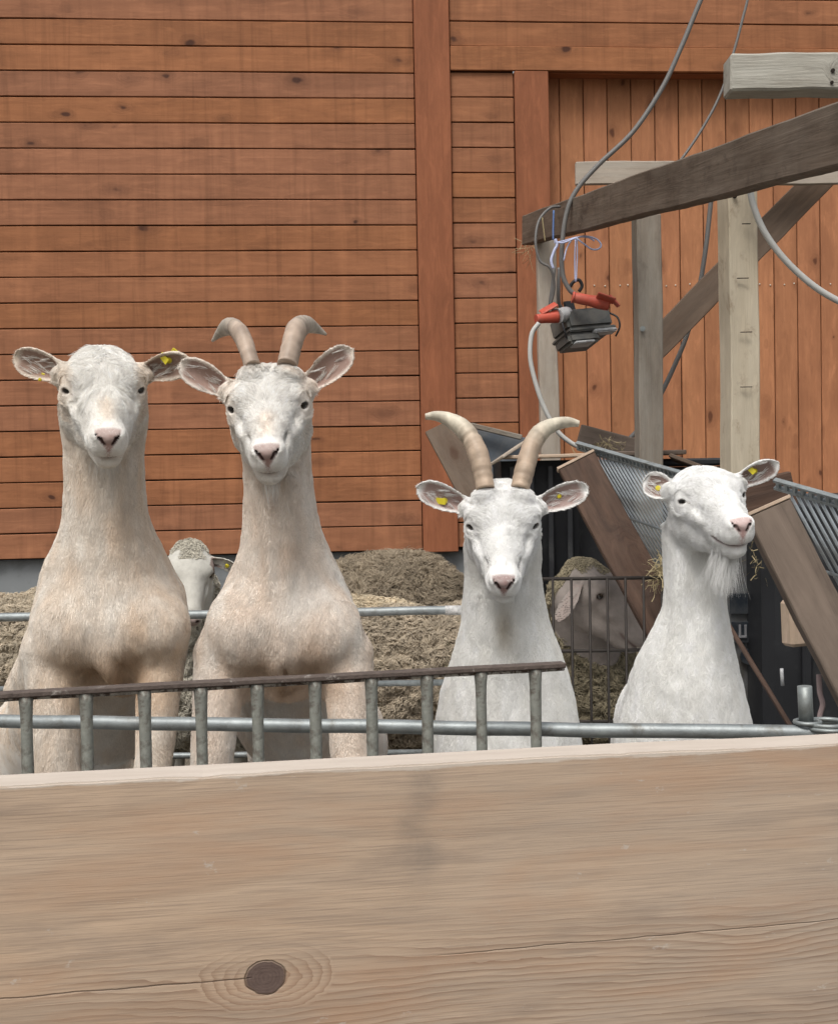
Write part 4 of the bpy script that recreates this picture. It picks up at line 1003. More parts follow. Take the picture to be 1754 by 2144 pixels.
LEDGE = 0.55
WHITE = (.74, .735, .71)
GOATS = [
 dict(seed=11, label='hornless cream goat at far left with a white tousled forehead tuft', Y=2.15, eyemid=(217, 808), yaw=R(2), pitch=R(29), roll=R(.6),
  sil=[(850,134,301,.085,.062),(940,134,303,.10,.068),(1010,134,305,.11,.074),(1080,133,309,.12,.085),(1120,121,326,.13,.095),(1180,93,356,.14,.11),(1240,79,386,.145,.125),(1300,70,397,.14,.135),(1350,52,389,.14,.125),(1395,28,380,.16,.11),(1440,8,372,.18,.10)],
  torso=[(225,1360,.24,.10),(175,1480,.42,.135),(130,1560,.8,.155),(110,1590,1.12,.145)],
  legs=[(112,1370,118,1640,.09,.03,.050,.037),(338,1370,318,1640,.09,.03,.040,.029)],
  bulge=[(150,1318,.065,.055,.055,.060,.05),(330,1318,.065,.052,.055,.058,.05),(236,1370,.06,.03,.05,.07,.03)],
  dent=[(252,1455,.02,.010,.05,.055,.02),(190,1480,.03,.028,.06,.06,.03),(296,1470,.03,.012,.05,.07,.02)],
  ears=[dict(b=(-.056,-.006,.020), t=(24,746,.015), hw=.0275, n=(.1,-1,-.25), cup=.017), dict(b=(.056,-.006,.020), t=(398,756,.02), hw=.0265, n=(-.1,-1,-.45), cup=.017)],
  tags=[dict(ear=1, u=.62, v=.35, s=1.0, flap=True, rot=2.2), dict(ear=0, u=.45, v=.9, s=.5)],
  cream=(.76,.635,.51), white=(.86,.84,.80), creamy=.55, mottle=.42, creamface=.65, creambridge=.5, pink=(.40,.265,.235), earc=(.27,.165,.125), smile=.6, eyeopen=.70, mess=.8,
  ridge=[(186,960,204,1270,.050,.052,.012,.008,.022),(248,960,240,1270,.050,.052,.012,.008,.022)],
  browse=[(190,1420,.05,.06,.9),(262,1440,.05,.05,.9),(310,1400,.05,.05,.5)],
  topknot=dict(w=.032,f=.105,n=560,L=.023,fwd=.3,lift=.24,out=1.0), fore=.5, beard=dict(n=40,f=.09,L=.06,d=(0,.1,-1))),
 dict(seed=23, label='cream goat with short hooked horns standing second from the left', Y=2.15, eyemid=(561, 843.5), yaw=R(-2), pitch=R(27), roll=R(3),
  sil=[(880,500,640,.10,.05),(940,506,650,.10,.06),(1000,508,656,.11,.07),(1050,508,662,.115,.078),(1100,508,672,.12,.085),(1150,500,690,.13,.095),(1200,480,715,.14,.11),(1250,455,737,.145,.125),(1300,438,749,.14,.135),(1350,433,757,.14,.125),(1400,434,770,.16,.11),(1450,438,786,.18,.10)],
  torso=[(600,1360,.24,.10),(640,1480,.42,.135),(665,1560,.8,.155),(680,1590,1.12,.145)],
  legs=[(462,1370,440,1640,.09,.03,.046,.034),(728,1370,742,1640,.09,.03,.044,.036)],
  bulge=[(500,1325,.065,.052,.055,.060,.05),(690,1325,.065,.053,.055,.060,.05),(596,1370,.06,.028,.05,.07,.03)],
  dent=[(596,1465,.02,.010,.05,.055,.02),(536,1480,.03,.026,.06,.06,.03),(652,1480,.03,.026,.06,.06,.03)],
  ears=[dict(b=(-.056,-.006,.020), t=(374,760,.015), hw=.0255, n=(.15,-1,-.2), cup=.017), dict(b=(.056,-.006,.020), t=(738,730,.015), hw=.0265, n=(-.15,-1,-.1), cup=.017)],
  tags=[],
  horn=[dict(p=[(529,768,.005,35),(511,714,.03,36),(496,690,.055,36),(479,684,.09,30),(461,696,.12,17),(444,714,.135,4)], c0=(.50,.39,.31), c1=(.50,.44,.37)),
        dict(p=[(601,766,.005,41),(613,714,.03,44),(622,690,.055,42),(640,680,.09,32),(660,687,.12,18),(683,700,.135,4)], c0=(.50,.39,.31), c1=(.50,.44,.37))],
  cream=(.76,.635,.525), white=(.87,.85,.815), creamy=.48, mottle=.40, creamface=.45, creambridge=.5, pink=(.33,.215,.19), earc=(.30,.185,.15), smile=1.2, groove=.45, eyeopen=.95, mess=.7,
  ridge=[(558,1010,576,1330,.042,.038,.012,.008,.018),(606,1010,602,1330,.042,.038,.012,.008,.018)],
  browse=[(540,1420,.05,.055,.9),(655,1415,.05,.055,.9),(596,1460,.05,.03,1.0)],
  topknot=dict(w=.050,f=.06,n=230,L=.018,fwd=.7,lift=.08,out=.9), fore=.7, beard=dict(n=14,f=.125,L=.055,d=(.05,0,-1))),
 dict(seed=37, label='white goat with long curved horns behind the rusty rails', Y=2.40, eyemid=(1052, 1091.5), yaw=R(0), pitch=R(36), roll=R(0),
  sil=[(1120,978,1126,.11,.05),(1180,970,1133,.11,.06),(1240,967,1139,.12,.07),(1300,964,1150,.13,.085),(1350,950,1170,.14,.095),(1400,934,1188,.15,.11),(1450,920,1202,.155,.12),(1500,911,1212,.16,.13),(1550,904,1218,.16,.135),(1600,900,1222,.16,.13)],
  torso=[(1060,1450,.28,.12),(1060,1520,.5,.14),(1060,1560,.85,.16),(1060,1570,1.12,.15)],
  legs=[(965,1560,950,1680,.15,.10,.045,.042),(1160,1560,1172,1680,.15,.10,.045,.042)],
  ears=[dict(b=(-.056,-.006,.018), t=(872,1020,.01), hw=.0265, n=(.2,-1,-.15), cup=.018), dict(b=(.056,-.006,.018), t=(1232,1021,.01), hw=.0265, n=(-.2,-1,-.15), cup=.018)],
  tags=[dict(ear=0, u=.48, v=.25, s=1.1, flap=True, rot=.3), dict(ear=1, u=.50, v=.1, s=.75)],
  horn=[dict(p=[(1016,1024,.005,40),(1006,969,.02,42),(992,930,.035,42),(971,899,.05,38),(943,880,.06,30),(915,871,.065,21),(890,872,.065,12)], c0=(.52,.40,.30), c1=(.68,.62,.50)),
        dict(p=[(1088,1024,.005,40),(1102,969,.02,41),(1114,932,.035,41),(1133,904,.05,36),(1160,889,.06,28),(1188,884,.065,21),(1212,887,.065,12)], c0=(.52,.40,.30), c1=(.68,.62,.50))],
  cream=(.66,.60,.49), white=(.90,.90,.885), creamy=.06, mottle=.14, creamface=.0, pink=(.30,.18,.165), earc=(.34,.225,.20), smile=1.1, groove=.75, eyeopen=.95, mess=.55, hv=.02,
  ridge=[(1026,1250,1012,1520,.058,.052,.010,.006,.03),(1080,1250,1094,1520,.058,.052,.010,.006,.03)],
  stain=(1055,1310,.05,.45), rimc=(.20,.17,.15),
  topknot=dict(w=.052,f=.07,n=230,L=.018,fwd=.7,lift=.06,out=1.0), fore=.7, beard=dict(n=8,f=.13,L=.02,d=(0,0,-1))),
 dict(seed=53, label='white hornless goat with a beard turning its head to the right', Y=2.45, eyemid=(1487, 1037), yaw=R(21), pitch=R(13), roll=R(5),
  sil=[(1100,1392,1490,.10,.055),(1160,1384,1506,.11,.068),(1220,1389,1515,.11,.075),(1270,1386,1522,.12,.08),(1310,1370,1527,.125,.09),(1340,1353,1532,.13,.10),(1380,1333,1540,.135,.11),(1440,1318,1555,.14,.12),(1500,1298,1570,.15,.13),(1560,1284,1580,.16,.14),(1610,1280,1588,.16,.14)],
  torso=[(1430,1450,.28,.12),(1420,1520,.5,.14),(1410,1560,.85,.16),(1400,1570,1.12,.15)],
  legs=[(1345,1560,1332,1680,.15,.10,.045,.042),(1525,1560,1538,1680,.15,.10,.045,.042)],
  ears=[dict(b=(-.056,-.006,.020), t=(1346,1006,.05), hw=.0285, n=(.55,-1,-.1), cup=.018), dict(b=(.056,-.006,.020), t=(1630,970,-.01), hw=.0235, n=(-.1,-1,-.3), cup=.014)],
  tags=[dict(ear=0, u=.55, v=.1, s=.95), dict(ear=1, u=.52, v=.2, s=.95, flap=True, rot=2.0)],
  ridge=[(1428,1140,1405,1500,.055,.048,.010,.006,.03),(1486,1140,1478,1500,.055,.048,.010,.006,.03)],
  cream=(.66,.62,.53), white=(.91,.91,.895), creamy=.05, mottle=.12, creamface=.0, pink=(.50,.33,.31), earc=(.20,.115,.09), smile=.8, eyeopen=.55, mess=.45, hv=.02, fw=1.05,
  rimc=(.20,.17,.15),
  topknot=dict(w=.04,f=.02,n=160,L=.014,fwd=.3,lift=.1,out=1.0), fore=.2, beard=dict(n=200,f=.12,L=.088,d=(-.15,.05,-1), u=-.056)),
]


# ------------------------------------------------------------------ ground
def ground():
    bm = bmesh.new(); bmesh.ops.create_grid(bm, x_segments=1, y_segments=1, size=60)
    m, t, bs = mat_new('yard_ground'); b = NB(t); tc = b.node('ShaderNodeTexCoord').outputs['Object']
    n = b.noise(tc, 1.3, 8, .65); n2 = b.noise(b.vmath('MULTIPLY', tc, (1, 1, 1)), 45, 5, .7)
    c = b.mix(b.maprange(n, .35, .65), (.085, .07, .052), (.15, .13, .10)); c = b.mix(b.math('MULTIPLY', b.maprange(n2, .5, .7), .5), c, (.26, .21, .12))
    t.links.new(c, bs.inputs['Base Color']); bs.inputs['Roughness'].default_value = .9
    t.links.new(b.bump(n2, .6, .02), bs.inputs['Normal'])
    o = link('ground', bm_mesh(bm, 'ground'), m); tag(o, kind='structure')
    # feeding ledge the goats stand on
    bm = bmesh.new(); bmesh.ops.create_cube(bm, size=1); bmesh.ops.scale(bm, vec=(3.4, .62, LEDGE), verts=bm.verts)
    bmesh.ops.bevel(bm, geom=bm.edges[:], offset=.012, segments=2, affect='EDGES')
    o = link('ledge', bm_mesh(bm, 'ledge'), M['plinth'], None, Matrix.Translation((0, 2.32, LEDGE / 2))); tag(o, kind='structure')
ground()

# ------------------------------------------------------------------ barn
def barn():
    root = empty('barn_wall', (0, WY0, 0), 'red-brown stained timber barn wall with horizontal boards and a recessed doorway of upright boards', 'barn')
    rot = Matrix(((WX.x, -WN.x, 0), (WX.y, -WN.y, 0), (0, 0, 1))).to_4x4()
    def put(name, s0, s1, z0, z1, off, th, mat, bev=.002, vert=False, wob=0.0):
        """board whose front face stands off metres proud of the wall plane"""
        c = W0 + WX * ((s0 + s1) / 2) + WN * (off - th / 2); c.z = (z0 + z1) / 2
        if vert:
            me = box_mesh(z1 - z0, th, s1 - s0, bev, name, wob, 6 if wob else 1, rnd.randint(0, 999))
            mw = Matrix.Translation(c) @ rot @ Matrix.Rotation(-math.pi / 2, 4, 'Y')
        else:
            me = box_mesh(s1 - s0, th, z1 - z0, bev, name, wob, 8 if wob else 1, rnd.randint(0, 999))
            mw = Matrix.Translation(c) @ rot
        return link(name, me, mat, root, mw)
    S = lambda px, py: wc(PW(px, py))[0]
    zt = PW(870, 46).z; zb = PW(880, 1152).z; pitch = (zt - zb) / 21
    b1l, b1r = S(874, 500), S(947, 500); b2l, b2r = S(1081, 500), S(1152, 500)
    L0, R1 = S(-420, 500), S(2300, 500)
    Z = lambda k: zt - k * pitch
    gap = .0065
    for k in range(-5, 21):                     # left field
        put('board', L0, b1l - .004, Z(k + 1) + gap / 2, Z(k) - gap / 2, rnd.uniform(-.0015, .0015), .024, M['wall'], .003, wob=.0009)
    zh = PW(1300, 157).z
    dz = .010; ztop = Z(-5)
    kh = max(k for k in range(-5, 21) if Z(k + 1) + dz + gap / 2 > zh - .06); zh = Z(kh + 1) + dz + gap / 2
    for k in range(-5, 21):                     # narrow field between the battens, full width above the doorway
        z1 = Z(k) + dz - gap / 2; z0 = Z(k + 1) + dz + gap / 2
        if k <= kh: put('board', b1r + .004, R1, z0, z1, .021 if k == kh else rnd.uniform(-.0015, .0015), .024, M['wall'], .003, wob=.0009)
        else: put('board', b1r + .004, b2l - .004, z0, z1, rnd.uniform(-.0015, .0015), .024, M['wall'], .003, wob=.0006)
    put('batten', b1l, b1r, zb - .012, ztop, .028, .052, M['batten'], .004, True, wob=.001)
    put('batten', b2l, b2r, zb - .012, zh - .001, .020, .17, M['batten'], .004, True, wob=.001)
    # doorway recess of upright boards
    rec = -.125; pv = .1415; s = S(1181, 250) - pv * 1.0
    while s < R1:
        w0 = max(s, b2r + .002)
        if s + pv - .004 > w0 + .01: put('upright_board', w0, s + pv - .005, zb, zh + .02, rec + rnd.uniform(-.001, .001), .022, M['recess'], .0035, True, wob=.0006)
        s += pv
    put('doorway_head', b2r, R1, zh + .001, zh + .03, -.026, .10, M['batten'], .002)
    # backing and plinth
    put('backing', L0, b2l, zb - .005, ztop, -.034, .02, M['gap'], 0)
    put('backing', b2l, R1, zh + .035, ztop, -.034, .02, M['gap'], 0)
    put('backing', b2l, R1, zb - .005, zh + .03, -.160, .02, M['gap'], 0)
    put('plinth', L0, b2r, 0, zb - .006, -.055, .2, M['plinth'], .004)
    put('plinth', b2r + .002, R1, 0, zb - .006, -.10, .15, M['plinth'], .004)
    # row of pale nail heads
    bm = bmesh.new()
    s = S(1181, 250)
    while s < R1 - .2:
        for q in (.35, .8):
            c = W0 + WX * (s + pv * q + rnd.uniform(-.01, .01)) + WN * (rec + .001); c.z = PW(1300, 590).z + rnd.uniform(-.006, .006)
            bmesh.ops.create_icosphere(bm, subdivisions=1, radius=.0055, matrix=Matrix.Translation(c))
        s += pv
    o = link('nail_heads', bm_mesh(bm, 'nail_heads'), M['nail'], root); o['kind'] = 'stuff'
barn()

# ------------------------------------------------------------------ lean-to frame on the right
def leanto():
    X = P(1540, 700, 3.95)
    root = empty('lean_to_frame', (X.x, X.y, 0), 'open frame of old timbers with a pale peeling post and a dark sloping rafter', 'timber frame')
    D = Vector((0, -1, 0))
    def post(px0, py0, px1, py1, Y, wd, dp, mat, nm='post', fc=D, seed=1, label=None):
        a = P(px0, py0, Y); b_ = P(px1, py1, Y); d = (b_ - a).normalized(); b_ = a + d * ((a.z) / -d.z)
        o = beam(nm, b_, a, dp, wd, mat, root, facing=fc, bev=.004, wob=.0022, nseg=14, seed=seed)
        if label: o['label'] = label
        return o
    post(1543, 402, 1549, 985, 3.95, .096, .10, M['paint'], seed=3, label='pale peeling square post', fc=Vector((.13, -1, 0)))
    post(1353, 452, 1358, 945, 4.70, .092, .09, M['gray'], seed=4, label='grey weathered post', fc=Vector((.05, -1, 0)))
    post(1142, 500, 1150, 905, 5.85, .088, .08, M['pale'], seed=5)
    post(1930, 100, 1935, 900, 3.75, .11, .10, M['gray'], seed=6)
    a, b_ = P(1104, 482, 6.0), P(1860, 255, 2.60)
    beam('rafter', a, b_, .055, .140, M['rafter'], root, facing=Vector((-1, -.1, 0)), bev=.005, wob=.0014, nseg=40, seed=8)
    beam('top_beam', P(1521, 161, 3.66), P(1990, 158, 3.66), .09, .106, M['silver'], root, facing=D, bev=.006, wob=.003, nseg=24, seed=9)
    beam('cross_rail', P(1204, 363, 5.25), P(1960, 360, 5.25), .03, .094, M['pale'], root, facing=D, bev=.003, wob=.002, nseg=16, seed=10)
    beam('brace', P(1366, 731, 5.36), P(1738, 350, 5.36), .03, .120, M['brace'], root, facing=D, bev=.003, wob=.002, nseg=12, seed=11)
    # bolt holes and nail heads
    for (px, py, Y, r_) in ((1538, 410, 3.89, .007), (1743, 147, 3.61, .006), (1741, 172, 3.61, .005), (1345, 688, 4.64, .010)):
        bm = bmesh.new(); bmesh.ops.create_cone(bm, cap_ends=True, segments=12, radius1=r_, radius2=r_, depth=.006, matrix=Matrix.Rotation(math.pi / 2, 4, 'X'))
        link('bolt', bm_mesh(bm, 'bolt'), M['galv2'] if r_ == .010 else M['gap'], root, Matrix.Translation(P(px, py, Y)))
    # saw cuts in the pale post
    for py in (468, 582, 695, 810):
        p_ = P(1562 if py != 582 else 1555, py, 3.885)
        link('saw_cut', box_mesh(.026 if py == 468 else .036, .006, .0022, 0, 'saw_cut'), M['gap'], root, Matrix.Translation(p_))
leanto()

# ------------------------------------------------------------------ cables and the socket box
def PL(pts, Y=None):
    return [P(p[0], p[1], p[2] if len(p) > 2 else Y) for p in pts]
def cables():
    def cab(nm, pts, r_, mat, label, cat='cable', seg=8, n=8):
        o = tube(nm, pts, r_, mat, None, None, seg=seg, n=n); tag(o, label, cat); return o
    cab('cable', PL([(1500, -80), (1462, 10), (1425, 100), (1385, 185), (1325, 275), (1252, 345), (1205, 400), (1185, 450), (1176, 520), (1178, 575), (1192, 606), (1206, 617)], 5.05), .0098, M['cable'],
        'thick grey cable sweeping down from the top into the upper red plug')
    cab('cable', PL([(1172, 432, 5.2), (1150, 436, 5.15), (1128, 462, 5.12), (1121, 505, 5.1), (1130, 545, 5.1), (1152, 562, 5.1), (1160, 600, 5.12), (1152, 640, 5.14)]), .0055, M['cable'],
        'thin grey cable looping round the low end of the dark rafter')
    cab('cable', PL([(1160, 560, 5.13), (1156, 600, 5.13), (1152, 640, 5.15), (1165, 652, 5.18)]), .0075, M['cable'], 'short dark cable behind the red plugs')
    cab('cable', PL([(1170, 560, 5.16), (1169, 600, 5.16), (1170, 635, 5.18), (1180, 650, 5.2)]), .0075, M['cable'], 'short dark cable next to the hanging socket box')
    cab('cable', PL([(1573, -40), (1562, 10), (1556, 32), (1545, 75), (1533, 118), (1520, 165), (1497, 220), (1466, 275), (1432, 325), (1395, 370)], 5.7), .0062, M['cable'],
        'thin knotted grey cable passing behind the silvery beam')
    cab('cable', PL([(1492, 380), (1486, 440), (1477, 520), (1462, 610), (1438, 700), (1405, 780), (1372, 845), (1335, 900), (1302, 930), (1270, 944)], 5.5), .0105, M['cable'],
        'grey cable hanging between the two posts and behind the diagonal brace')
    cab('cable', PL([(1568, 385), (1577, 430), (1600, 485), (1640, 540), (1690, 588), (1740, 622), (1810, 655)], 3.84), .0105, M['cablew'],
        'white cable curving away right of the pale peeling post')
    cab('cable', PL([(1128, 676), (1113, 700), (1110, 750), (1122, 805), (1140, 855), (1165, 900), (1192, 925), (1225, 942)], 5.0), .0095, M['cablew'],
        'pale cable hanging from the lower red plug towards the wire rack')
    # twine
    tw = empty('twine', P(1190, 500, 5.15), 'blue and white twine tied in a bow round the rafter', 'twine')
    def t_(pts, Y, r_=.0035, mat='twine', nm='strand'):
        tube(nm, PL(pts, Y), r_, M[mat], tw, None, seg=6, n=6)
    t_([(1159, 440), (1158, 480), (1158, 502)], 5.16, .004, 'twineb')
    t_([(1160, 505), (1178, 508), (1205, 498), (1225, 494), (1248, 500), (1258, 512), (1252, 521), (1238, 521), (1222, 510), (1206, 498)], 5.0)
    t_([(1160, 508), (1180, 504), (1210, 496), (1232, 497), (1244, 504)], 5.02, .003)
    t_([(1162, 500), (1166, 512), (1160, 525), (1154, 545), (1158, 562)], 5.0, .006)
    t_([(1196, 502), (1186, 520), (1180, 545)], 5.01, .003)
    t_([(1205, 500), (1203, 540), (1204, 590)], 5.05, .003)
    t_([(1208, 500), (1208, 540), (1206, 590)], 5.05, .0025)
    t_([(1135, 455), (1138, 480), (1141, 505)], 5.4, .003, 'straw')
    # socket box
    c = P(1216, 678, 5.18)
    rb = empty('socket_box', c, 'grey power socket box with two red plugs hanging under the rafter', 'socket box')
    mb = Matrix.Translation(c) @ Matrix.Rotation(R(24), 4, 'Z') @ Matrix.Rotation(R(-6), 4, 'Y') @ Matrix.Rotation(R(-16), 4, 'X')
    def bx(nm, loc, dim, mat, bev=.006, rot=None):
        bm = bmesh.new(); bmesh.ops.create_cube(bm, size=1); bmesh.ops.scale(bm, vec=dim, verts=bm.verts)
        bmesh.ops.bevel(bm, geom=bm.edges[:], offset=bev, segments=2, affect='EDGES')
        mw = mb @ Matrix.Translation(loc)
        if rot is not None: mw = mw @ rot
        return link(nm, bm_mesh(bm, nm), M[mat], rb, mw)
    bx('case', (0, 0, .0), (.215, .15, .085), 'darkbox', .012)
    bx('lid', (0, 0, -.050), (.225, .16, .016), 'darkbox', .005)
    bx('lower_case', (-.045, -.01, -.082), (.15, .13, .045), 'darkbox', .012)
    bx('clear_flap', (.055, -.062, -.064), (.11, .05, .016), 'clear', .005)
    bx('clear_flap', (-.055, -.055, -.106), (.09, .06, .010), 'clear', .003)
    bx('hanger', (-.02, .02, .075), (.05, .012, .075), 'black', .004)
    for sx in (-.114, .116):
        tube('handle', [mb @ Vector((sx, -.05, .02)), mb @ Vector((sx * 1.16, -.07, -.01)), mb @ Vector((sx * 1.16, -.07, -.05)), mb @ Vector((sx, -.05, -.085))], .0042, M['black'], rb, seg=8)
    # clip on top
    tube('clip', PL([(1192, 602), (1200, 590), (1212, 586), (1218, 598), (1212, 610)], 5.08), .007, M['black'], rb, seg=8)
    def plug(a, b_, prof, mat, nm):
        n = len(prof); pts = [a.lerp(b_, i / (n - 1)) for i in range(n)]
        return tube(nm, pts, prof, M[mat], rb, seg=18, n=4)
    a, b_ = P(1199, 622, 5.03), P(1275, 637, 5.03)
    pl = plug(a, b_, [.020, .0225, .0225, .023, .027, .027, .026], 'red', 'plug')
    tube('socket_rim', [a + (a - b_) * .02, a + (b_ - a) * .04], [.0235, .0235], M['red'], pl, seg=18, n=1, cap=True)
    # hinged flap: square hood
    fm = Matrix.Translation(P(1268, 624, 4.99)) @ Matrix.Rotation(R(20), 4, 'Y') @ Matrix.Rotation(R(-20), 4, 'X')
    link('plug_flap', box_mesh(.075, .05, .008, .003, 'plug_flap'), M['red'], rb, fm)
    fm = Matrix.Translation(P(1285, 630, 5.0)) @ Matrix.Rotation(R(48), 4, 'Y')
    link('plug_flap', box_mesh(.060, .055, .008, .003, 'plug_flap'), M['red'], rb, fm)
    a, b_ = P(1122, 668, 5.03), P(1166, 662, 5.06)
    plug(a, b_, [.019, .0205, .024, .027], 'red', 'plug')
    plug(P(1166, 662, 5.06), P(1186, 657, 5.12), [.030, .031, .031, .031], 'pale_plastic' if 'pale_plastic' in M else 'clear', 'socket')
    fm = Matrix.Translation(P(1148, 645, 5.05)) @ Matrix.Rotation(R(-28), 4, 'Y') @ Matrix.Rotation(R(25), 4, 'X')
    link('plug_flap', box_mesh(.075, .05, .008, .003, 'plug_flap'), M['red'], rb, fm)
cables()

# ------------------------------------------------------------------ hay racks
def rack(name, label, pl_top, pl_bot, plw, plt, A, B_, bot0, nb, r_, cross, mat, grp, rail=.020, slots=30, face=Vector((0, -1, 0)), legs=(), kwc=None):
    root = empty(name, Vector((pl_bot.x, pl_bot.y, 0)), label, 'hay rack', grp)
    beam('side_board', pl_bot, pl_top, plt, plw, mat, root, facing=face, bev=.003, wob=.0015, nseg=12, seed=nb)
    d = (pl_top - pl_bot).normalized()
    beam('board_end', pl_top + d * .0005, pl_top + d * .008, plt + .003, plw + .003, M['cutend'], root, facing=face, bev=.001)
    v = bot0 - A
    rd = (B_ - A).normalized(); nrm = rd.cross(v).normalized()
    if nrm.y > 0: nrm = -nrm
    # perforated top rail: two strips joined by rungs
    bm = bmesh.new(); Lr = (B_ - A).length + .03; h = rail
    def cb(c, dim):
        bmesh.ops.create_cube(bm, size=1, matrix=Matrix.Translation(c) @ Matrix.Diagonal((*dim, 1)))
    cb((0, 0, h / 2), (Lr, .012, h * .26)); cb((0, 0, -h / 2), (Lr, .012, h * .30))
    for i in range(slots): cb((-Lr / 2 + Lr * (i + .5) / slots, 0, 0), (Lr / slots * .34, .0112, h))
    link('top_rail', bm_mesh(bm, 'top_rail'), M['galv'], root, frame(A - rd * .015, B_ + rd * .015, facing=nrm))
    L = v.length; clip = kwc
    me = tube_mesh([Vector((0, 0, 0)), Vector((L, 0, 0))], r_, 'bar', seg=8, n=1)
    me.materials.append(M['galvbar'])
    for i in range(nb):
        t = (i + .5) / nb; a = A.lerp(B_, t); m_ = frame(a, a + v, facing=nrm); m_.translation = a + nrm * -.002
        if clip and t > clip: m_ = m_ @ Matrix.Diagonal((1 - (t - clip) * 1.25, 1, 1, 1))
        link('bar', me, None, root, m_)
    for t in cross: tube('cross_bar', [A + v * t + nrm * .007, A.lerp(B_, .85 if kwc else 1) + v * t + nrm * .007], r_ * 1.2, M['galv'], root, seg=8, n=1)
    for (px, py, Y, w_) in legs:
        p_ = P(px, py, Y); beam('leg', Vector((p_.x, p_.y, 0)), p_, .06, w_, mat, root, facing=face)
    return root
rk = 'slatted wire hay racks leaning behind the goats'
rack('hay_rack', 'brown-sided hay rack of close zinc wires between the two white goats', P(1206, 968, 3.50), P(1430, 1385, 3.35), .112, .042,
     P(1216, 935, 3.56), P(1440, 1000, 3.25), P(1398, 1238, 3.62), 25, .0032, (.46,), M['rack'], rk, kwc=.3, legs=((1425, 1370, 3.42, .08),))
rack('hay_rack', 'tan-sided hay rack of wide-spaced bars at the right edge', P(1606, 1066, 2.62), P(1872, 1600, 2.50), .098, .045,
     P(1634, 1016, 2.70), P(1900, 1092, 2.50), P(1790, 1300, 2.76), 15, .0034, (.62,), M['rack2'], rk, rail=.020, slots=16, legs=((1860, 1560, 2.57, .08),))

# hay wisps hanging in the first rack
def hay(name, label, c, spread, n, L, seed, cat='hay', dirv=(0, 0, -1)):
    r = np.random.RandomState(seed); K = []
    for i in range(n):
        o = np.array(c) + r.normal(size=3) * spread; d = unit(r.normal(size=3) + np.array(dirv)); cur = o; pts = []
        for k in range(5): pts.append(cur.copy()); d = unit(d + r.normal(size=3) * .35); cur = cur + d * L / 4 * r.uniform(.6, 1.3)
        K.append(pts)
    K = np.array(K); vs, fs = [], []
    for pts in K:
        b0 = len(vs); wv = unit(r.normal(size=3)) * .0013
        for k in range(5): vs += [tuple(pts[k] - wv), tuple(pts[k] + wv)]
        for k in range(4): fs.append((b0 + 2 * k, b0 + 2 * k + 1, b0 + 2 * k + 3, b0 + 2 * k + 2))
    me = bpy.data.meshes.new(name); me.from_pydata([tuple(np.array(v) - np.array(c)) for v in vs], [], fs)
    o = link(name, me, M['straw'], None, Matrix.Translation(Vector(c))); tag(o, label, cat, kind='stuff'); return o
hay('hay_tuft', 'tuft of dry hay caught at the foot of the wire rack', P(1383, 1195, 3.30), np.array((.008, .012, .018)), 150, .05, 3)
hay('hay_tuft', 'wisps of straw stuck to the edge of the barn batten', P(1108, 520, 6.35), np.array((.02, .02, .04)), 26, .10, 4)
hay('hay_tuft', 'loose straw lying on the boards below the grey post', P(1262, 928, 5.2), np.array((.05, .02, .004)), 60, .05, 5)
hay('hay_tuft', 'loose straw stuck in the black clutter behind the bearded goat', P(1585, 1178, 3.6), np.array((.015, .02, .03)), 26, .03, 6)

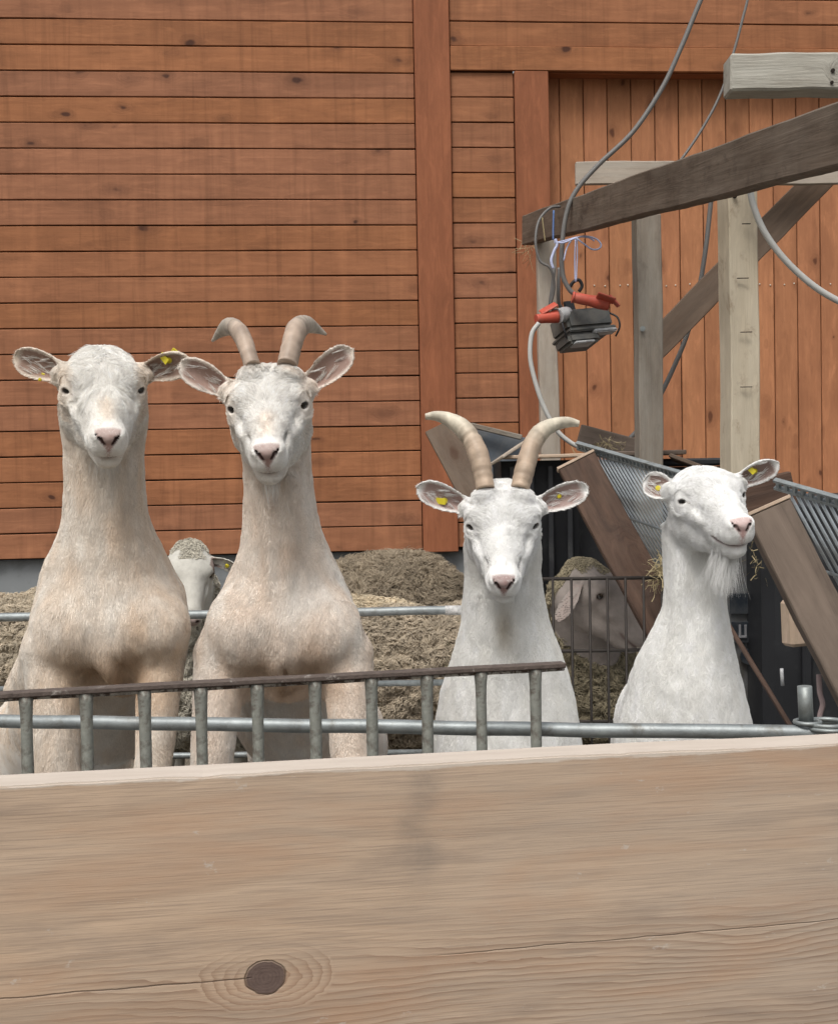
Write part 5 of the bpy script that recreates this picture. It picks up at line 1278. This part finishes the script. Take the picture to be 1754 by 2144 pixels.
# ------------------------------------------------------------------ clutter between barn and goats
def solo_box(nm, label, cat, c, dim, mat, yaw=0, pitch=0, roll=0, bev=.004, wob=0.0):
    me = box_mesh(*dim, bev, nm, wob, 8 if wob else 1, 5)
    o = link(nm, me, mat, None, Matrix.Translation(c) @ Matrix.Rotation(R(yaw), 4, 'Z') @ Matrix.Rotation(R(roll), 4, 'Y') @ Matrix.Rotation(R(pitch), 4, 'X'))
    return tag(o, label, cat)
def clutter():
    # leaning board and slate-blue panel behind the horned white goat
    b_ = beam('leaning_board', P(918, 893, 5.3), P(1032, 1105, 5.1), .03, .125, M['brace'], None, facing=Vector((0, -1, .1)), bev=.003, wob=.001, nseg=4); tag(b_, 'grey-brown board leaning against the barn behind the left long horn', 'board')
    o = solo_box('panel', 'slate blue sheet with a grey edge strip between the long horns', 'panel', P(1030, 985, 5.35), (.30, .02, .34), M['slate'], yaw=4, roll=13, pitch=-8)
    es = beam('edge_strip', P(985, 890, 5.31), P(1092, 916, 5.31), .03, .022, M['gray'], o, facing=Vector((0, -1, 0)))
    # black tub with a board lid
    z1 = P(1130, 962, 4.75).z
    tub = empty('black_tub', Vector((P(1150, 1000, 4.9).x, 4.95, 0)), 'black plastic tub with a pale board across its rim, right of the long-horned goat', 'tub')
    x0, x1 = P(1048, 1000, 4.75).x, P(1215, 1000, 4.75).x
    bm = bmesh.new()
    h = z1 - .004
    v = [bm.verts.new(c) for c in ((x0 + .04, 4.80, 0), (x1 - .04, 4.80, 0), (x1 - .04, 5.20, 0), (x0 + .04, 5.20, 0), (x0, 4.74, h), (x1, 4.74, h), (x1, 5.25, h), (x0, 5.25, h))]
    for q in ((0, 1, 5, 4), (1, 2, 6, 5), (2, 3, 7, 6), (3, 0, 4, 7), (3, 2, 1, 0)): bm.faces.new([v[i] for i in q])
    bmesh.ops.solidify(bm, geom=bm.faces[:], thickness=.012)
    link('tub_wall', bm_mesh(bm, 'tub_wall'), M['black'], tub)
    for i in range(4):
        t = (i + .6) / 4.2; xx = x0 + (x1 - x0) * t
        beam('rib', Vector((xx, 4.765, .1)), Vector((xx, 4.73, h - .02)), .012, .02, M['black'], tub)
    b_ = beam('board_lid', P(1050, 957, 4.72), P(1222, 953, 4.72), .10, .014, M['cutend'], None, wob=.001, nseg=6); tag(b_, 'thin pale board lying across the black tub', 'board')
    b_ = beam('short_board', P(1038, 966, 4.66), P(1095, 927, 4.78), .09, .012, M['pale'], None); tag(b_, 'short pale board tipped up against the thin board on the tub', 'board')
    # black box added for the dark behind the rack, boards under the grey post
    z2 = P(1350, 952, 4.9).z
    c2 = P(1340, 1000, 4.95)
    bx2 = empty('dark_gap_box', (c2.x, 5.1, 0), 'black box filling the dark gap under a stack of boards behind the close-wired hay rack', 'bin')
    me = box_mesh(.62, .40, z2 - .05, .015, 'gap_box_body'); link('gap_box_body', me, M['black'], bx2, Matrix.Translation((c2.x + .02, 5.12, (z2 - .05) / 2)))
    me = box_mesh(.64, .42, .03, .008, 'gap_box_lid'); link('gap_box_lid', me, M['black'], bx2, Matrix.Translation((c2.x + .02, 5.12, z2 - .032)))
    b_ = beam('flat_board', P(1240, 951, 4.85), P(1428, 947, 4.85), .16, .018, M['rack2'], None, wob=.001, nseg=4); tag(b_, 'flat brown board on top of the black gap-filling box', 'board')
    b_ = beam('propped_board', P(1212, 908, 5.5), P(1350, 944, 5.5), .03, .085, M['rack2'], None); tag(b_, 'reddish board propped in front of the upright cladding, straw on top', 'board')
    b_ = beam('tipped_board', P(1405, 957, 4.75), P(1478, 984, 4.7), .12, .016, M['brace'], None); tag(b_, 'brown board tipping down behind the bearded goat', 'board')
    # brown board behind the bearded goat's ear
    b_ = beam('back_board', P(1545, 1050, 3.2), P(1660, 1022, 3.2), .03, .09, M['rack'], None); tag(b_, "dark brown board behind the bearded goat's right-hand ear", 'board')
    # grey metal cabinet
    cb_ = empty('metal_cabinet', Vector((P(1540, 1300, 3.85).x, 3.95, 0)), 'dark grey metal cabinet with a glazed door behind the bearded goat', 'cabinet')
    xa, xb = P(1440, 1300, 3.8).x, P(1605, 1300, 3.8).x; zc0, zc1 = P(1550, 1600, 3.8).z, P(1550, 1120, 3.8).z
    link('cabinet_body', box_mesh(xb - xa, .35, zc1, .01, 'cabinet_body'), M['metalpanel'], cb_, Matrix.Translation(((xa + xb) / 2, 4.0, zc1 / 2)))
    def pan(nm, px0, py0, px1, py1, mat, off, par=cb_, yaw=0, Y=3.82):
        a, b2 = P(px0, py0, Y - off), P(px1, py1, Y - off)
        return link(nm, box_mesh(abs(b2.x - a.x), .008, abs(a.z - b2.z), .0015, nm), M[mat], par, Matrix.Translation(((a.x + b2.x) / 2, Y - off, (a.z + b2.z) / 2)))
    pan('glass_pane', 1527, 1243, 1601, 1285, 'glassdark', .006)
    pan('dark_plate', 1531, 1302, 1576, 1346, 'glassdark', .006)
    pan('letter_bar', 1546, 1308, 1551, 1334, 'letter', .012); pan('letter_bar', 1558, 1308, 1563, 1334, 'letter', .012); pan('letter_bar', 1546, 1331, 1563, 1336, 'letter', .013)
    bm = bmesh.new(); bmesh.ops.create_cone(bm, cap_ends=True, segments=24, radius1=.024, radius2=.024, depth=.012, matrix=Matrix.Rotation(math.pi / 2, 4, 'X'))
    link('dial', bm_mesh(bm, 'dial'), M['glassdark'], cb_, Matrix.Translation(P(1566, 1375, 3.81)))
    # big black container on the right, its black also standing for interior shade
    xa = P(1606, 1300, 3.6).x; zc = P(1680, 1040, 3.6).z
    bc = empty('black_container', Vector((xa + .5, 3.9, 0)), 'big black plastic container behind the tan-sided hay rack', 'container')
    link('container_body', box_mesh(1.0, .5, zc, .03, 'container_body'), M['black'], bc, Matrix.Translation((xa + .5, 3.88, zc / 2)))
    for i in range(5): link('rib', box_mesh(.03, .03, zc * .9, .008, 'rib'), M['black'], bc, Matrix.Translation((xa + .12 + i * .2, 3.62, zc * .5)))
    # wood block
    a = P(1664, 1255, 2.95); b2 = P(1668, 1352, 2.95)
    o = beam('wood_block', b2, a, .05, .058, M['cutend'], None, facing=Vector((.3, -1, 0)), bev=.008); tag(o, 'sawn wood block hanging beside the tan rack board', 'wood block')
    o = beam('thin_bar', P(1500, 1268, 3.3), P(1655, 1522, 3.1), .006, .013, M['rack'], None); tag(o, 'thin brown metal bar slanting down behind the bearded goat', 'bar')
    o = tube('ribbon', PL([(1714, 1412), (1716, 1450), (1722, 1475), (1716, 1500), (1718, 1525)], 2.6), .006, M['pink'], None, seg=6, flat=(.35, Vector((1, 0, 0)))); tag(o, 'pinkish strap hanging right of the short pipe stub', 'strap')
    o = tube('plastic_strip', PL([(1636, 1400), (1638, 1436)], 3.3), .005, M['clear'], None, seg=6, n=1); tag(o, 'small pale plastic strip on the black container', 'plastic strip')
clutter()

# ------------------------------------------------------------------ wire fence panel
def wirepanel():
    a = P(1118, 1210, 3.28)
    root = empty('wire_panel', (P(1230, 1500, 3.3).x, 3.28, 0), 'dark wire fence panel in front of the sheep with the hanging ear', 'fence panel')
    Y = 3.28
    for (y0, y1, r_) in ((1213, 1209, .0048), (1365, 1360, .0048), (1512, 1510, .0048)):
        tube('rail', [P(1080, y0, Y), P(1420, y1, Y)], r_, M['wire'], root, seg=8, n=1)
    zt_ = P(1240, 1211, Y).z; zb_ = P(1240, 1640, Y).z
    for i, px in enumerate((1083, 1120, 1158, 1197, 1235, 1272, 1310, 1348, 1386)):
        p_ = P(px, 1300, Y - .004)
        tube('bar', [Vector((p_.x, p_.y, .12)), Vector((p_.x, p_.y, zt_))], .0036, M['wire'], root, seg=7, n=1)
wirepanel()

# ------------------------------------------------------------------ galvanised pipes
def wavy(a, b_, n, amp, seed=0):
    r = random.Random(seed); return [a.lerp(b_, i / n) + Vector((0, r.uniform(-amp, amp), r.uniform(-amp, amp))) for i in range(n + 1)]
def pipes():
    root = empty('barrier_rail', P(877, 1524, 2.0) * 1.0, 'thick galvanised pipe running across in front of all four goats', 'pipe rail')
    root.location.z = 0
    a, b_ = P(-130, 1508, 2.06), P(1735, 1536, 1.83)
    tube('pipe', wavy(a, b_, 16, .0008, 3), .0112, M['galv'], root, seg=20, n=4)
    c = P(1686, 1505, 1.84)
    tube('pipe_stub', [P(1684, 1437, 1.84), P(1688, 1518, 1.84)], .0108, M['galv2'], root, seg=16, n=1)
    for i, (px, py, r_) in enumerate(((1690, 1512, .018), (1730, 1514, .030), (1735, 1522, .034))):
        bm = bmesh.new()
        p_ = P(px, py, 1.84); pts = [p_ + Vector((math.cos(t) * r_, math.sin(t) * r_, 0)) for t in np.linspace(0, 6.283, 25)]
        tube('ring', pts, .0035, M['galv2'], root, seg=8, n=1)
    for px in (-160, 1900):
        p_ = P(px, 1520, 1.95); tube('post', [Vector((p_.x, p_.y, 0)), Vector((p_.x, p_.y, 1.06))], .024, M['galv'], root, seg=16, n=1)
    # sheep pen gate
    g = empty('pen_gate', (P(400, 1500, 3.3).x, 3.3, 0), 'tubular pen gate in front of the sheep, white tape round its top rail', 'gate')
    Y = 3.30
    tube('top_rail', wavy(P(-160, 1296, Y), P(1000, 1277, Y), 10, .001, 5), .0118, M['galv'], g, seg=16, n=4)
    tube('mid_rail', [P(-160, 1446, Y), P(1000, 1428, Y)], .0085, M['galv'], g, seg=12, n=1)
    tube('low_rail', [P(-160, 1590, Y), P(1000, 1574, Y)], .0085, M['galv'], g, seg=12, n=1)
    for px in (-165, 1004):
        p_ = P(px, 1300, Y); tube('post', [Vector((p_.x, p_.y, .1)), Vector((p_.x, p_.y, 1.02))], .014, M['galv'], g, seg=12, n=1)
    tube('tape', [P(932, 1278.2, Y), P(990, 1277.2, Y)], .0128, M['pale_tape'], g, seg=16, n=1)
M['flake'] = plain('flaking_zinc_edge', (.46, .44, .41), rough=.75, metal=.1, nscale=50, nvar=.3, dirt=(.075, .05, .04), dirtamt=.95, bump=.9, dscale=44, dlo=.46, dhi=.54)
M['pale_tape'] = plain('white_tape', (.62, .62, .61), rough=.5, nscale=40, dirt=(.12, .12, .12), dirtamt=.6, dscale=40)
pipes()

# ------------------------------------------------------------------ rusty feed grille
def grille():
    Ya, Yb = 1.66, 1.86
    a, b_ = P(-90, 1460, Ya - .01), P(1180, 1391.5, Yb)
    root = empty('rusty_grille', ((a.x + b_.x) / 2, 1.76, 0), 'rusty steel rail with round uprights standing in front of the horned goats', 'rail fence')
    o = beam('top_bar', a, b_, .022, .0078, M['rustbar'], root, bev=.0015, wob=.0004, nseg=60, seed=3)
    tube('under_strip', wavy(a + Vector((0, 0, -.0052)), b_ + Vector((0, 0, -.0052)), 24, .0005, 4), 
         .0042, M['flake'], root, seg=8, n=4)
    d = (b_ - a)
    for i, px in enumerate((-78, 54, 180, 302, 420, 538, 659, 777, 893, 1006, 1120)):
        # foot of each upright on the bar line
        lo, hi = 0.0, 1.0
        for _ in range(30):
            mid = (lo + hi) / 2; p_ = a + d * mid; q = p_ - CAM
            sx = CX + FPX * q.dot(rt) / q.dot(fw)
            if sx < px: lo = mid
            else: hi = mid
        p_ = a + d * lo
        top = p_ + Vector((0, 0, -.004)); bot = Vector((p_.x, p_.y, .25)); r_ = .0084
        pts = [top.lerp(bot, t) for t in (0, .04, .1, .2, .35, .6, 1)]
        rr = [r_ * (1 + rnd.uniform(-.05, .05)) for _ in pts]; rr[0] = r_ * 1.2
        tube('upright', pts, rr, M['rust'], root, seg=14, n=3)
    tube('bottom_bar', [Vector((a.x, a.y, .30)), Vector((b_.x, b_.y, .30))], .012, M['rust'], root, seg=8, n=1)
grille()

# ------------------------------------------------------------------ front plank
def plank():
    global KNOT, PTOP
    p0 = P(0, 1646, 1.12); r1 = ray(1754, 1556); Y1 = (p0.z - CAM.z) / r1.z * r1.y
    p1 = P(1754, 1556, Y1)
    x = (p1 - p0).normalized(); a = p0 - x * .6; b_ = p1 + x * .7
    H_, T_ = .36, .047
    y = Vector((0, 0, 1)).cross(x); c = (p0 + p1) / 2 + y * (T_ / 2) - Vector((0, 0, H_ / 2))
    mw = Matrix(((x.x, y.x, 0, c.x), (x.y, y.y, 0, c.y), (0, 0, 1, c.z), (0, 0, 0, 1)))
    # knot position on the front face
    d = ray(556, 2047); n = y; o_ = p0; t = (o_ - CAM).dot(n) / d.dot(n); kp = mw.inverted() @ (CAM + d * t)
    KNOT = (kp.x, kp.z); PTOP = H_ / 2
    print('plank', Y1, KNOT, 'len', (p1 - p0).length)
    L = (b_ - a).length
    bm = bmesh.new(); bmesh.ops.create_cube(bm, size=1); bmesh.ops.scale(bm, vec=(L, T_, H_), verts=bm.verts)
    es = [e for e in bm.edges if abs((e.verts[0].co - e.verts[1].co).normalized().x) > .9]
    bmesh.ops.subdivide_edges(bm, edges=es, cuts=240)
    es = [e for e in bm.edges if len(e.link_faces) == 2 and e.calc_face_angle(0) > 1 and abs((e.verts[0].co - e.verts[1].co).normalized().x) > .9]
    bmesh.ops.bevel(bm, geom=es, offset=.0016, segments=2, affect='EDGES')
    r = np.random.RandomState(5)
    for v in bm.verts:
        if v.co.z > 0:
            s = np.array([[v.co.x, 0, 0]]); e = hashnoise(s, 14, 1)[0] * .0007 + hashnoise(s, 60, 2)[0] * .0006 + max(0, hashnoise(s, 35, 4)[0] - .55) * -.005
            if v.co.y < 0: v.co.z += e * 1.2
            v.co.z += hashnoise(s, 5, 3)[0] * .0009
    o = link('front_plank', bm_mesh(bm, 'front_plank'), plank_mat(), None, mw)
    tag(o, 'broad weathered wooden plank across the foreground with a dark round knot', 'plank')
plank()

# ------------------------------------------------------------------ sheep
def build_sheep(s_):
    seed = s_['seed']; rs = np.random.RandomState(seed)
    bc = A3(P(*s_['c'])); L, hd = s_['L'], s_['heading']; rad = s_['r']
    ax = np.array([math.sin(hd), -math.cos(hd), 0.0])                  # towards the head
    lo = bc - [.75, .75, 0]; hi = bc + [.75, .75, 0]
    front = bc + ax * L / 2; back = bc - ax * L / 2
    if 'head' in s_:
        h = s_['head']; B = head_frame(h['yaw'], h['pitch'], h.get('roll', 0)); em = A3(P(*h['eyemid'])); hs_ = h['hs']
    else:
        h = None; hs_ = 1.12; B = head_frame(hd, R(40), 0); em = front + ax * .26 + np.array([0, 0, s_.get('hz', -.05)])
    H = em - (B[1] * .030 + B[2] * .016) * hs_
    def h2w(r, f_, u): return H + (B[0] * r + B[1] * f_ + B[2] * u) * hs_
    step = .0045 if h else .009
    def seg(i, lo_, hi_):
        a, b_ = H[i] - .24, H[i] + .24
        a = max(a, lo_); out = []
        if lo_ < a - .02: out.append((lo_, a, .012))
        out.append((a, min(b_, hi_), step))
        if b_ < hi_ - .02: out.append((b_, hi_, .012))
        return out
    los = np.minimum(np.minimum(front, back) - rad * 1.25 - .05, H - .22); his = np.maximum(np.maximum(front, back) + rad * 1.25 + .05, H + .22)
    f = Field(axis_coords(seg(0, los[0], his[0])), axis_coords(seg(1, los[1], his[1])), axis_coords(seg(2, .08, max(his[2], H[2] + .2))))
    f.cone(back, front, rad * .98, rad * .86, k=.05)
    f.ell(back + [0, 0, .01], (rad * .98, rad * .98, rad * .98), k=.06); f.ell(bc + [0, 0, -.03], (rad * 1.05, rad * 1.05, rad), k=.08)
    nb = front + np.array([0, 0, .06]); f.cone(nb, h2w(0, -.025, -.045), rad * .60, .060 * hs_, k=.05)
    side = np.array([ax[1], -ax[0], 0])
    for e in (-1, 1):
        for q in (front - ax * .06, back + ax * .05):
            top = q + side * e * rad * .5 + [0, 0, -rad * .5]; f.cone(top, [top[0], top[1], .42], .07, .035, k=.04); f.cone([top[0], top[1], .42], [top[0], top[1] + .01, .16], .03, .024, k=.02); f.cone([top[0], top[1], .17], [top[0], top[1] - .02, .14], .026, .03, k=.01)
    g = dict(fw=.95, eyeopen=1.0)
    eyes = skull(f, H, B, hs_, g)
    f.cone(h2w(0, .05, .022), h2w(0, .15, .004), .026 * hs_, .020 * hs_, k=.02)      # arched nose
    ears = []
    for e in s_.get('ears', [dict(b=(-.055, -.02, .015), d=(-.09, -.02, -.04)), dict(b=(.055, -.02, .015), d=(.09, -.02, -.04))]):
        b0 = h2w(*e['b']); t0 = A3(P(*e['t'])) if 't' in e else h2w(*(np.array(e['b']) + np.array(e['d'])))
        ears.append(dict(b=b0, t=t0, n=np.array(e.get('n', (0, -1, -.3)), float), hw=e.get('hw', .026), cup=e.get('cup', .012)))
        f.ear(ears[-1])
    V, F = f.mesh(2); N = vnormals(V, F)
    def reg(p):
        q = (p - H) @ B.T / hs_
        face = smooth01(q[:, 1], -.032, -.018) * (np.linalg.norm((q - [0, .09, -.01]) / [.095, .18, .11], axis=1) < 1.3) * (1 - smooth01(q[:, 2], .050, .060) * (q[:, 1] < .015))
        cheek = (q[:, 1] > -.05) * (np.abs(q[:, 0]) > .02) * (q[:, 2] < .03) * (np.linalg.norm(q - [0, 0, -.02], axis=1) < .105); face = np.maximum(face, cheek)
        em_ = np.zeros(len(p)); ei = np.zeros(len(p))
        for e in ears:
            d, v, n_, Lr = e['fr']; x = p - e['b']; U = x @ d / Lr
            m_ = (U > .1) & (U < 1.05) & (np.abs(x @ v) < .05) & (np.abs(x @ n_) < .035)
            em_ = np.maximum(em_, m_); ei = np.maximum(ei, m_ * ((x @ n_) > -.004) * (np.abs(x @ v) < .018))
        leg = p[:, 2] < .42
        return np.clip(np.maximum(np.maximum(face, em_), leg), 0, 1), ei, q
    bare, ei, q = reg(V)
    lump = hashnoise(V, 28, seed) * .010 + np.abs(hashnoise(V * [.6, .6, 1.2], 44, seed + 1)) * -.026 + .008; lump = lump * np.interp(np.linalg.norm(V - h2w(0, -.01, .01), axis=1), [.09, .2], [.2, 1.0])
    V = V + N * (lump * (1 - bare))[:, None]; N = vnormals(V, F)
    wc_ = np.array(s_['wool']); fc = np.array(s_.get('face', (.50, .46, .42)))
    n1 = hashnoise(V, 14, seed + 4)[:, None]
    col = wc_ * (.62 + .12 * n1) * (1 - bare[:, None]) + fc * (.95 + .08 * n1) * bare[:, None]
    def blend(m_, c):
        nonlocal col; col = col * (1 - m_[:, None]) + np.array(c) * m_[:, None]
    r, ff, u = q[:, 0], q[:, 1], q[:, 2]
    blend(ei * s_.get('earin', .15), (.20, .115, .10) if 'earin' in s_ else (.35, .22, .19))
    nz = (1 - smooth01(np.sqrt((r / .024) ** 2 + ((u + .006) / .018) ** 2), .75, 1.1)) * smooth01(ff, .172, .184); blend(nz * .7, (.33, .22, .20))
    du = np.interp(np.abs(r), [0, .019, .030, .035], [-.0462, -.0445, -.0412, -.036])
    blend(np.exp(-((u - du) / .003) ** 2) * smooth01(ff, .122, .132) * (np.abs(r) < .046) * .8, (.14, .09, .08))
    for e_ in (-1, 1):
        dd = np.linalg.norm(q - [e_ * .0125, .193, -.003], axis=1); blend(1 - smooth01(dd, .004, .008), (.05, .03, .025))
    for (c, out, upv_, lat) in eyes:
        dd = np.linalg.norm(V - c - out * .012 * hs_, axis=1); blend((1 - smooth01(dd, .010, .016)) * .75, (.13, .095, .08))
    base = Vector((bc[0], bc[1], .12))
    root = empty('sheep', base, s_['label'], 'sheep', 'sheep in the pen')
    link('body', make_mesh('body', V - A3(base), F, col), M['fleece'], root, Matrix.Translation(base))
    if h:
        for (c, out, upv_, lat) in eyes:
            bm = bmesh.new(); bmesh.ops.create_uvsphere(bm, u_segments=16, v_segments=10, radius=.0145 * hs_); y = -Vector(out); x = Vector(lat); z = x.cross(y); x = y.cross(z)
            link('eye', bm_mesh(bm, 'eye', True), M['eye'], root, Matrix(((x.x, y.x, z.x, c[0]), (x.y, y.y, z.y, c[1]), (x.z, y.z, z.z, c[2]), (0, 0, 0, 1))))
    if s_.get('earin'):
        e = ears[1]; d, v, n_, Lr = e['fr']; c = e['b'] + d * Lr * .62 + n_ * .001
        bm = bmesh.new(); bmesh.ops.create_cone(bm, cap_ends=True, segments=12, radius1=.007, radius2=.006, depth=.006)
        link('ear_tag', bm_mesh(bm, 'ear_tag'), M['yellow'], root, Matrix.Translation(c) @ Vector(n_).to_track_quat('Z', 'Y').to_matrix().to_4x4())
    # wool locks
    dens = 70000.0 * s_.get('dens', 1.0) * (1 - bare); dens = dens * (V[:, 2] > .4)
    p, nn, fi, w_ = sample(V, F, N, dens, seed)
    sw = np.stack([hashnoise(p, 18, seed + i) for i in (5, 6, 7)], 1) * 1.0 + np.stack([hashnoise(p, 48, seed + i) for i in (8, 9, 10)], 1) * 1.3
    di = np.tile(np.array([0, 0, -.55]), (len(p), 1)) + sw + rs.normal(size=p.shape) * .12; di = di - nn * (di * nn).sum(1)[:, None]; di = unit(di)
    sd_ = np.cross(nn, di); dh = np.linalg.norm(p - h2w(0, -.01, .01), axis=1); Lk = (s_.get('lock', .020) * (.6 + .8 * rs.rand(len(p))) * np.interp(dh, [.09, .2], [.32, 1.0]))[:, None]; K = [p - nn * .003]
    ph = rs.uniform(0, 6.28, len(p))
    for i in range(1, 6):
        t = i / 5; wv = np.sin(t * 7 + ph * .15 + hashnoise(p, 40, seed + 33) * 5)[:, None] * .20 * t
        K.append(p + Lk * (di * t * .75 + nn * (.36 * math.sin(min(t * 1.9, 1.6)) + .03) * s_.get('puff', 1.0) + sd_ * wv))
    K = np.stack(K, 1); rr = np.array([.0011, .0014, .0014, .0012, .0008, .0003])[None, :] * (.6 + .7 * rs.rand(len(p)))[:, None]
    hn = hashnoise(p, 16, seed + 4) * .16 + hashnoise(p, 75, seed + 14) * .26 + rs.randn(len(p)) * .07
    hc_ = np.clip(wc_[None, :] * (1 + hn[:, None]), .02, .9)
    tipc = np.clip(hc_, 0, .9)
    hair_object('wool', K, rr, tipc, M['wool'], root, base)
    print('sheep', len(V), len(p), round(time.time() - T0, 1)); return root
W1 = (.42, .355, .27)
SHEEP = [
 dict(seed=71, label='sheep looking out between the two cream goats, face above the pipe', c=(425, 1410, 4.38), L=.42, heading=R(4), r=.235, earin=.75, wool=(.46, .43, .36), face=(.66, .64, .58),
      head=dict(yaw=R(13), pitch=R(50), roll=R(-4), eyemid=(399, 1197, 3.85), hs=1.06), ears=[dict(b=(-.055, -.01, .02), t=(300, 1190, 3.9)), dict(b=(.055, -.01, .02), t=(499, 1192, 3.86), n=(-.1, -.8, -.6), hw=.027)]),
 dict(seed=72, label='sheep in profile behind the wire panel, ear hanging down', c=(1085, 1440, 4.05), L=.55, heading=R(52), r=.21, wool=(.26, .225, .155), face=(.31, .27, .245),
      head=dict(yaw=R(66), pitch=R(36), roll=R(0), eyemid=(1264, 1236, 3.68), hs=1.22), ears=[dict(b=(-.050, -.022, .012), t=(1168, 1302, 3.52), n=(-.7, -1, -.1), hw=.030, cup=.008), dict(b=(.055, -.02, .015), d=(.08, -.02, -.05))]),
 dict(seed=73, label='brown woolly sheep side-on between the two horned goats, nearest the pen gate', c=(830, 1412, 4.20), L=.62, heading=R(-88), r=.225, wool=W1, lock=.022, hz=-.08),
 dict(seed=74, label='pale yellowish sheep back behind the brown woolly sheep', c=(690, 1392, 4.95), L=.46, heading=R(85), r=.285, wool=(.62, .53, .39), lock=.020, hz=-.16),
 dict(seed=75, label='shaggy brown sheep farthest back against the grey plinth', c=(768, 1322, 5.75), L=.34, heading=R(-80), r=.315, wool=(.38, .32, .24), lock=.05, puff=1.6, hz=-.2),
 dict(seed=76, label='sheep at the left edge half hidden by the far left cream goat', c=(-60, 1395, 4.6), L=.66, heading=R(-80), r=.26, wool=(.50, .43, .33), hz=-.1),
]
for s_ in SHEEP: build_sheep(s_)
for g in GOATS: build_goat(g)
